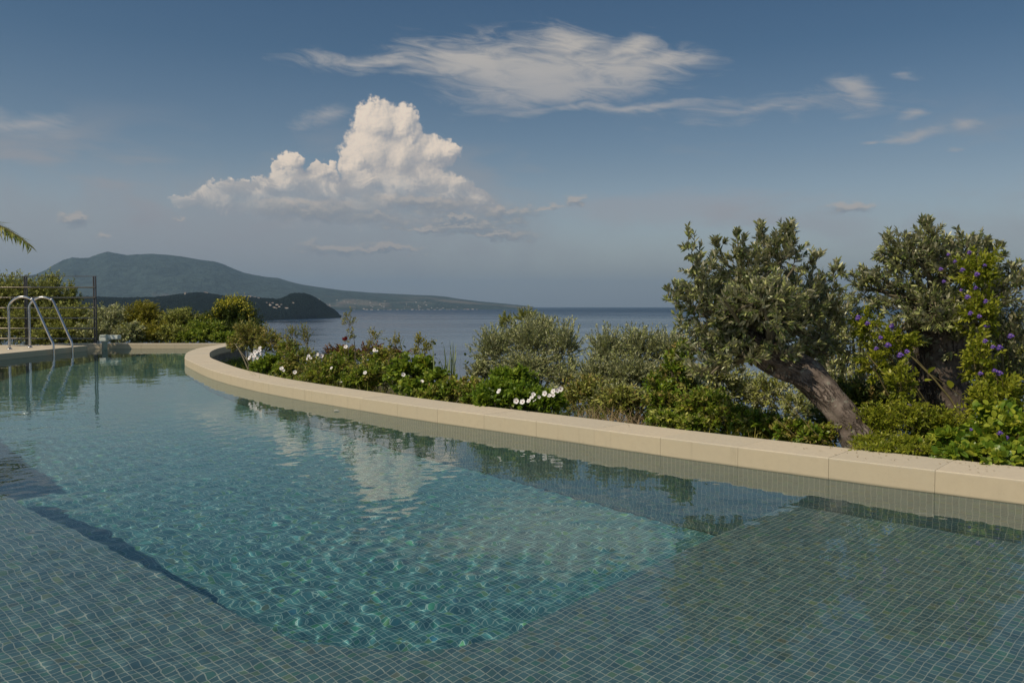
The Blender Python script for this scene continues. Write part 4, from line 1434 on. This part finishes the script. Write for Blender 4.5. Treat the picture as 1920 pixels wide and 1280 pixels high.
def blades(name, label, cat, centre, n, H, spread, mat, seed, width=0.008, kind=None, group=None, bend=0.5):
    g = np.random.default_rng(seed)
    c_ = np.array(centre, float)
    B0 = c_ + np.c_[g.normal(0, spread[0], n), g.normal(0, spread[1], n), np.zeros(n)]
    a = g.uniform(0, 6.28, n); h = H * g.uniform(0.5, 1.1, n); ln = bend * h * g.uniform(0.2, 1.2, n)
    t = np.array([0, .3, .6, .85, 1.0])
    P_ = B0[:, None] + np.stack([np.cos(a)[:, None] * ln[:, None] * t ** 2, np.sin(a)[:, None] * ln[:, None] * t ** 2, h[:, None] * (t - .25 * bend * t ** 2.5)], -1)
    S = np.stack([-np.sin(a), np.cos(a), 0 * a], -1)[:, None] * width * g.uniform(.6, 1.3, (n, 1, 1))
    w_ = np.array([.7, 1, .8, .45, .05])[None, :, None]
    V = np.stack([P_ - S * w_ * .5, P_ + S * w_ * .5], 2)
    idx = np.arange(n * 10).reshape(n, 5, 2)
    F = np.stack([idx[:, :-1, 0], idx[:, :-1, 1], idx[:, 1:, 1], idx[:, 1:, 0]], -1).reshape(-1, 4)
    o = link(name, mesh_np(name, V.reshape(-1, 3) - c_, F), None, mat)
    o.location = tuple(c_)
    tag(o, label, cat, group, kind)
    return o


def gz(px, Y, dz=0.0):
    x = (px - 960) / 1600 * Y
    return (x, Y, float(ground_z(x, Y)) + dz)


blades('reed_tuft', 'grey green reed blades left of the wide silver shrub', 'reeds', tuple(at(845, 712, 8.0)), 26, 0.38, (0.05, .05), ML['reed'], 50, .012, bend=.3)
SGR = 'dry straw tufts behind the coping'
for k, (px, Y, H, sx, lb_) in enumerate([(1065, 6.55, .20, .10, 'dry straw tuft right beside the large white flowers'), (1120, 6.35, .26, .10, 'dry straw tuft under the silver shrubs'),
                                         (1165, 6.15, .24, .09, 'bleached straw tuft at the middle of the coping'), (1215, 6.0, .25, .09, 'dry straw tuft left of the lime creeper')]):
    blades('straw_tuft', lb_, 'dry grass', gz(px, Y), 150, H + .1, (sx, .10), ML['straw'], 60 + k, .005, group=SGR, bend=.9)

GW = 'wild grass tufts between the plants by the coping'
for k, (px, Y, H, lb_) in enumerate([(545, 9.6, .42, 'wispy grass tuft beside the narrow end of the flower row'), (610, 9.0, .40, 'wispy grass tuft under the crimson flower'), (668, 8.6, .38, 'wispy grass tuft left of the middle white flowers'),
                                     (735, 8.1, .36, 'wispy grass tuft right of the middle white flowers'), (830, 7.6, .36, 'wispy grass tuft below the reed blades'), (900, 7.3, .34, 'wispy grass tuft just left of the large white flowers'),
                                     (1090, 6.6, .40, 'green grass tuft among the dry straw'), (1340, 5.7, .32, 'long grass under the leaning crown'), (1400, 5.6, .34, 'long grass in front of the leaning trunk'), (1470, 5.4, .30, 'grass tuft close to the leaning trunk foot'), (1570, 5.1, .30, 'grass tuft right at the leaning trunk foot')]):
    blades('grass_tuft', lb_, 'grass tuft', gz(px, Y), 90, H, (.16, .12), ML['gold'] if k % 3 else ML['weed'], 200 + k, .005, group=GW, bend=.8)

US = 'leafy undergrowth plants along the pool edge'
for k, (lb_, L, n, per, ll, lw, mt) in enumerate([
    ('dusty green weed clump behind the straw tufts', [(1100, 745, 7.2, 50, 36), (1160, 755, 6.9, 50, 30)], 380, 16, .05, .012, 'weed'),
    ('lime green creeper climbing left of the leaning trunk', [(1265, 700, 6.6, 26, 46), (1250, 755, 6.4, 40, 32), (1285, 660, 6.7, 18, 26), (1235, 730, 6.5, 26, 30)], 330, 15, .042, .018, 'lush'),
    ('olive green shrub filling the gap below the leaning crown', [(1290, 735, 6.9, 40, 46), (1345, 705, 7.1, 44, 36), (1330, 760, 6.7, 50, 34)], 420, 18, .046, .012, 'silver'),
    ('dark leafy clump beneath the leaning crown', [(1320, 770, 6.0, 52, 38), (1370, 790, 5.8, 46, 28)], 420, 16, .046, .015, 'green'),
    ('pale olive scrub seen under the leaning trunk', [(1390, 740, 7.2, 60, 42), (1450, 740, 7.0, 50, 40), (1500, 770, 6.6, 40, 36)], 380, 18, .046, .010, 'silver'),
    ('low green plants in the shade of the trunk', [(1430, 800, 5.65, 48, 26), (1490, 812, 5.45, 42, 22), (1535, 820, 5.3, 34, 20)], 480, 15, .046, .017, 'lush'),
    ('short leafy edging plants beside the straw tufts', [(1250, 790, 5.95, 40, 18), (1300, 797, 5.8, 36, 16)], 260, 14, .042, .015, 'green'),
    ('shadowed bush behind the leaning trunk', [(1600, 760, 6.0, 60, 46), (1560, 790, 5.8, 40, 30), (1660, 770, 5.9, 50, 40)], 420, 16, .05, .016, 'dark'),
    ('bushy growth behind the upright trunk', [(1850, 700, 6.6, 70, 60), (1920, 690, 6.6, 50, 80), (1700, 740, 6.7, 60, 50)], 480, 16, .055, .015, 'hedge'),
]):
    build_plant('leafy_plant', lb_, 'undergrowth', L, n, per, ll, lw, [ML[mt], ML['weed' if k % 2 else 'hedge']], seed=70 + k, group=US, up=.6)

# ---- purple-flowered vine
vine = build_plant('purple_vine', 'yellow green vine with violet flower heads over the upright olive', 'vine',
                   [(1830, 505, 5.45, 46, 40), (1835, 590, 5.4, 34, 56), (1838, 680, 5.2, 26, 60), (1850, 760, 5.0, 34, 48), (1680, 640, 5.6, 44, 26), (1625, 610, 5.7, 26, 34), (1690, 720, 5.35, 26, 50), (1640, 680, 5.6, 30, 30), (1890, 740, 5.1, 40, 46)],
                   560, 15, 0.042, 0.014, ML['vine'], root=gz(1850, 5.35), seed=90, up=.1, stem_mat=M_GSTEM, stem_r=.002, spread=.8)
PF = [(1775, 478), (1787, 491), (1815, 475), (1762, 505), (1801, 506), (1843, 497), (1800, 545), (1812, 557), (1819, 588), (1836, 593), (1846, 566), (1608, 597), (1672, 613), (1652, 633), (1643, 654), (1664, 646),
      (1688, 666), (1702, 659), (1862, 651), (1873, 652), (1848, 640), (1895, 630), (1867, 694), (1707, 760), (1875, 700), (1890, 797), (1768, 528), (1826, 540), (1840, 700), (1625, 606), (1850, 610), (1830, 515)]
for px, py in PF:
    put_flower(ME_PURP, 'flower_cluster', vine, at(px, py, 5.05 if py > 560 else 5.18), scale=1.0)


def runner(parent, pts, leafs, r=.0019):
    P_ = np.array(pts)
    o = link('runner', tube_mesh('runner', [tuple(p) for p in P_], r, 6), parent, M_GSTEM)
    o.location = -parent.location
    if leafs:
        lp = np.array([l[0] for l in leafs]); ld = np.array([l[1] for l in leafs])
        V, F = round_leaves(lp, ld, np.full(len(lp), leafs[0][2]), np.full(len(lp), leafs[0][2] * .8), .3)
        link('leaf', mesh_np('leaf', V, F), o, ML['vine'])


runner(vine, [at(1700, 662, 5.0), at(1722, 676, 4.97), at(1745, 700, 4.95), at(1790, 732, 4.9), at(1835, 762, 4.9), at(1880, 800, 4.85)],
       [(at(1742, 700, 4.94), (0.6, -.3, .8), .055), (at(1786, 728, 4.88), (-.4, -.2, 1), .06), (at(1750, 712, 4.94), (-.8, -.3, -.1), .05)])
low = build_plant('creeping_vine', 'feathery yellow green creeper spilling round the foot of the trunks', 'vine',
                  [(1600, 800, 5.15, 40, 26), (1650, 795, 5.1, 50, 34), (1710, 790, 5.0, 50, 36), (1770, 800, 5.0, 50, 36), (1640, 832, 4.85, 46, 16), (1710, 835, 4.75, 46, 20), (1590, 770, 5.2, 26, 14), (1660, 840, 4.66, 60, 7), (1720, 845, 4.55, 40, 6)],
                  1000, 16, 0.030, 0.008, ML['vine'], root=gz(1680, 5.2), seed=91, up=.5, stem_mat=M_GSTEM, stem_r=.0015)
runner(low, [at(1462, 738, 5.2), at(1490, 768, 5.1), at(1520, 800, 5.0), at(1548, 828, 4.9), at(1575, 835, 4.95)],
       [(at(1540, 826, 4.9), (-.2, -.6, .6), .035), (at(1546, 832, 4.9), (.6, -.6, .1), .035)])
runner(low, [at(1452, 782, 5.3), at(1475, 800, 5.2), at(1500, 824, 5.1)], [])
br = build_plant('broad_leaved_plant', 'glossy broad green and yellow leaves hanging over the coping corner', 'plant',
                 [(1790, 830, 4.75, 44, 26), (1850, 830, 4.7, 50, 36), (1910, 825, 4.6, 50, 42), (1880, 790, 4.8, 50, 34), (1740, 845, 4.75, 30, 16), (1970, 830, 4.55, 50, 46), (1830, 852, 4.52, 40, 14), (1900, 855, 4.42, 44, 16), (1885, 862, 4.26, 50, 9), (1790, 852, 4.42, 44, 8)],
                 380, 11, 0.055, 0.032, ML['broad'], root=gz(1870, 4.9), seed=92, kind='round', stem_mat=M_GSTEM)
for px, py in [(1878, 812), (1893, 822), (1826, 806)]:
    put_flower(ME_PURP, 'flower_cluster', br, at(px, py, 4.4), scale=.8)

# ---- hedge and trees beyond the far end
HG = 'hedge bushes beyond the far end of the pool'
for k, (lb_, L, n, per, ll, lw, mt) in enumerate([
    ('tall grey green hedge bush behind the railing', [(20, 560, 21, 60, 45), (80, 570, 21.5, 45, 45), (60, 610, 20.5, 80, 40), (-30, 590, 20.5, 50, 60), (100, 540, 22, 22, 30), (135, 560, 22, 18, 32)], 1500, 22, .085, .024, 'hedge'),
    ('grey green hedge bush in front of the ladder end of the railing', [(140, 610, 20.5, 45, 40), (110, 630, 20, 60, 26)], 700, 22, .08, .024, 'hedge'),
    ('silvery bush just right of the railing post', [(200, 610, 20.5, 38, 36), (215, 590, 21, 18, 20), (180, 625, 20, 40, 22), (245, 625, 20, 30, 20)], 750, 22, .08, .022, 'silver'),
    ('golden green bush behind the pool alarm', [(268, 600, 21, 38, 32), (255, 625, 20.3, 40, 20), (300, 625, 20.3, 30, 20), (278, 580, 21.2, 18, 14)], 800, 22, .08, .022, 'gold'),
    ('pale golden bush between the alarm and the dark tree', [(330, 608, 21, 34, 26), (345, 595, 21.4, 18, 18), (325, 628, 20.2, 40, 16), (376, 602, 21.5, 14, 14)], 650, 22, .08, .022, 'hedge'),
    ('bright green bush at the foot of the dark tree', [(385, 622, 20.5, 38, 22), (425, 634, 20, 34, 12), (360, 632, 20, 30, 12)], 450, 20, .08, .024, 'green'),
]):
    build_plant('hedge_bush', lb_, 'bush', L, n, per, ll, lw, ML[mt], seed=100 + k, group=HG, up=.5, stem_r=.004, main_r=.02, t0=.15)
tr = build_plant('broom_tree', 'dark feathery tree with yellow blossom tufts at the bend of the pool', 'tree',
                 [(425, 592, 21.5, 32, 28), (455, 605, 21.5, 34, 32), (405, 608, 21.5, 26, 26), (440, 574, 21.8, 26, 14), (470, 622, 21, 24, 24), (430, 625, 21, 36, 20)], 1000, 24, .11, .016, ML['dark'], seed=110, stem_r=.005, main_r=.04, up=.4)
tr2 = np.random.default_rng(3)
ME_YEL = None
P_, D_ = [], []
for px, py in [(412, 570), (420, 566), (432, 562), (440, 560), (448, 566), (462, 575), (470, 585), (405, 585), (398, 600), (455, 562), (436, 570), (402, 615), (410, 625)]:
    c0 = at(px, py, 21.2)
    P_.append(c0 + tr2.normal(0, .07, (60, 3))); D_.append(tr2.normal(0, 1, (60, 3)))
V, F = leaves(np.vstack(P_), np.vstack(D_), 0.05, 0.03)
link('blossom', mesh_np('blossom', V - np.array(tr.location), F), tr, mat_leaf('broom_blossom', [(0, (.30, .26, .03)), (1, (.50, .40, .04))], trans=.3))
blades('grass_tuft', 'fine grass tuft at the foot of the dark tree', 'grass tuft', gz(418, 18.8, .0), 160, .55, (.4, .15), ML['gold'], 120, .012)
blades('grass_tuft', 'loose grass blades inside the curved coping tip', 'grass tuft', gz(452, 12.6, .0), 60, .42, (.3, .4), ML['gold'], 121, .008)

# ---- palm whose frond reaches into the picture
def palm():
    base = np.array([-11.25, 17.0, -0.05])
    th = empty('palm_tree', tuple(base))
    tag(th, 'palm frond drooping in at the left edge above the hedge', 'palm tree')
    H = 2.52
    tp = [(0, 0, -0.3), (0.03, 0, .6), (0, 0.02, 1.3), (0.02, 0, H - .1)]
    V, F, UV = trunk_mesh('trunk', tp, [.20, .16, .15, .19], 7, 20)
    link('trunk', mesh_np('trunk', V, F, smooth=True, uv=UV), th, M_BARK)
    g = np.random.default_rng(12)
    for k in range(15):
        a = R(-8) if k == 0 else 2 * math.pi * k / 15 + g.normal(0, .1)
        el_ = R(24) if k == 0 else R(g.uniform(15, 70))
        Lf = 1.85 if k == 0 else g.uniform(1.3, 1.7)
        m_ = 26
        t = np.linspace(0, 1, m_)
        r_ = Lf * (t * math.cos(el_) + 0.10 * t * t); z_ = H + Lf * (t * math.sin(el_) * .9 - 0.62 * t ** 2.2 * (.6 + .4 * math.cos(el_)))
        rach = np.c_[r_ * math.cos(a), r_ * math.sin(a), z_]
        fr = empty('frond'); fr.parent = th
        rc = link('frond', tube_mesh('frond', rach.tolist(), .01, 6, radii=np.linspace(.016, .004, m_)), th, M_GSTEM)
        bpy.data.objects.remove(fr)
        T = unit(np.gradient(rach, axis=0))
        side = unit(np.cross(T, [0, 0, 1.0]))
        Pl, Dl, Ll = [], [], []
        for i in range(3, m_):
            for s_ in (-1, 1):
                for q_ in range(2):
                    f_ = i - q_ * .5; j = int(f_); p = rach[j] * (1 - (f_ - j)) + rach[min(j + 1, m_ - 1)] * (f_ - j)
                    Pl.append(p); Dl.append(T[i] * .75 + side[i] * s_ * .85 + np.array([0, 0, .15 - .45 * t[i]]) + g.normal(0, .08, 3)); Ll.append(.40 * math.sin(math.pi * (0.15 + .8 * t[i])) + .10)
        V, F = leaves(np.array(Pl), np.array(Dl), np.array(Ll), .032, .3, .28, wide=.3, g=g)
        link('leaflets', mesh_np('leaflets', V, F), rc, ML['palm'])


palm()

# ---- cover on the ground
g = np.random.default_rng(77)
n = 60000
s_ = g.uniform(0, 1, n)
seg_i = (s_ * (len(cv) - 2)).astype(int)
nn = normals_out(cv)
off = 0.39 + np.abs(g.normal(0, 0.55, n))
B_ = cv[seg_i] + nn[seg_i] * off[:, None] + g.normal(0, .04, (n, 2))
ok = ~inside(OUT, B_[:, 0], B_[:, 1]) & (dist_poly(OUT[::3], B_[:, 0], B_[:, 1]) > 0.38) & (B_[:, 1] < 17.6)
B_ = B_[ok]
gzv = ground_z(B_[:, 0], B_[:, 1])
Pc = np.c_[B_, gzv + np.abs(g.normal(0, .05, len(B_)))]
V, F = leaves(Pc, g.normal(0, 1, (len(B_), 3)) + np.array([0, 0, .8]), g.uniform(.02, .05, len(B_)), .014, .8, g=g)
gc = link('ground_cover', mesh_np('ground_cover', V, F), None, ML['green'])
tag(gc, kind='stuff')

n = 60000
cx = g.uniform(-40, 40, n // 90); cy = g.uniform(8, 75, n // 90)
cr_ = g.uniform(.4, 1.4, n // 90)
k_ = g.integers(0, len(cx), n)
u = unit(g.normal(0, 1, (n, 3)) * [1, 1, .6]); u[:, 2] = np.abs(u[:, 2])
X_ = cx[k_] + u[:, 0] * cr_[k_]; Y_ = cy[k_] + u[:, 1] * cr_[k_]
d_ = dist_poly(OUT[::3], cx[k_], cy[k_])
ok = (~inside(OUT, X_, Y_)) & (d_ > 4.0)
X_, Y_, u, kk = X_[ok], Y_[ok], u[ok], k_[ok]
Pz = ground_z(X_, Y_) + u[:, 2] * cr_[kk] * .8
V, F = leaves(np.c_[X_, Y_, Pz], u + g.normal(0, .6, u.shape), g.uniform(.06, .14, len(X_)), .045, .8, g=g)
sc_ = link('hillside_scrub', mesh_np('hillside_scrub', V, F), None, ML['dark'])
tag(sc_, kind='stuff')

# dry leaves and crumbs blown onto the coping stone
n = 170
k_ = g.integers(20, 52, n)
w_ = np.clip(g.normal(.25, .09, n), .03, .36)
B_ = cv[k_] + nn[k_] * w_[:, None] + g.normal(0, .04, (n, 2))
V, F = leaves(np.c_[B_, np.full(n, COPE_T + .004)], g.normal(0, 1, (n, 3)) * [1, 1, .12], g.uniform(.006, .022, n), .006, .15, g=g)
lt = link('leaf_litter', mesh_np('leaf_litter', V, F), None, ML['straw'])
tag(lt, kind='stuff')
pt = empty('fallen_petal', (-1.52, 7.28, 0.004))
bpy.data.objects.remove(pt)
V, F = round_leaves(np.array([[0, 0, 0.0]]), np.array([[1, .3, .02]]), np.array([.055]), np.array([.035]), .05)
pt = link('fallen_petal', mesh_np('fallen_petal', V, F), None, M_WHITE)
pt.location = (-1.52, 7.24, 0.006)
tag(pt, 'small white petal floating on the water near the coping', 'petal')

# ---- far houses on the headland and along the opposite shore
def house_mesh(name, w_, d_, h_, hip=True):
    V = [(-w_, -d_, -1.5), (w_, -d_, -1.5), (w_, d_, -1.5), (-w_, d_, -1.5), (-w_, -d_, h_), (w_, -d_, h_), (w_, d_, h_), (-w_, d_, h_), (-w_ * .5, 0, h_ * 1.45), (w_ * .5, 0, h_ * 1.45)]
    F = [(0, 1, 5, 4), (1, 2, 6, 5), (2, 3, 7, 6), (3, 0, 4, 7)]
    me = mesh_np(name, V, F)
    V2 = [(x * 1.08, y * 1.08, z) for x, y, z in V[4:8]] + V[8:]
    F2 = [(0, 1, 5, 4), (1, 2, 5), (2, 3, 4, 5), (3, 0, 4), (3, 2, 1, 0)]
    mr = mesh_np('roof', V2, F2)
    return me, mr


M_WALLW = mat_plain('house_plaster', (0.72, 0.70, 0.64), (0.62, 0.58, 0.50), .3, .9, .1)
M_ROOF = mat_plain('roof_tiles', (0.42, 0.24, 0.17), (0.34, 0.22, 0.17), .3, .9, .1)
hm, hr = house_mesh('house', 9, 6, 6)
hm.materials.append(M_WALLW); hr.materials.append(M_ROOF)
PXA, TA, HX, HY, HZ_ = headg
g = np.random.default_rng(9)


def houses(geo, spots, group, label, smin, smax):
    PXA, TA, HX, HY, HZ_ = geo
    for px, t in spots:
        i = int(np.argmin(abs(TA - t))); j = int(np.argmin(abs(PXA - px)))
        o = bpy.data.objects.new('house', None); COL.objects.link(o)
        o.location = (HX[i, j], HY[i, j], HZ_[i, j] + .3)
        o.rotation_euler = (0, 0, g.uniform(-.7, .7))
        s = g.uniform(smin, smax)
        o.scale = (s * g.uniform(.8, 1.5), s, s)
        tag(o, label, 'house', group)
        a = bpy.data.objects.new('walls', hm); COL.objects.link(a); a.parent = o
        c_ = bpy.data.objects.new('roof', hr); COL.objects.link(c_); c_.parent = o


hs = [(px + g.normal(0, 5), t + g.normal(0, .07)) for px, t in [(366, .93), (372, .95), (380, .92), (387, .9), (350, .85), (358, .82), (345, .8), (466, .93), (474, .9), (481, .86), (488, .9), (469, .8), (512, .6), (516, .5), (503, .46), (511, .40), (528, .36), (536, .40), (500, .55), (506, .52), (550, .3), (525, .43), (543, .26)]]
houses(headg, hs, 'pale houses on the wooded headland', 'tiny pale house among the trees of the headland', .45, .85)
hs = [(g.uniform(655, 900), abs(g.normal(0, .035)) + .012) for _ in range(46)] + [(g.uniform(560, 860), g.uniform(.08, .4)) for _ in range(40)]
houses(mountg, hs, 'far houses along the opposite shore', 'tiny pale house on the far shore at the mountain foot', .9, 1.7)
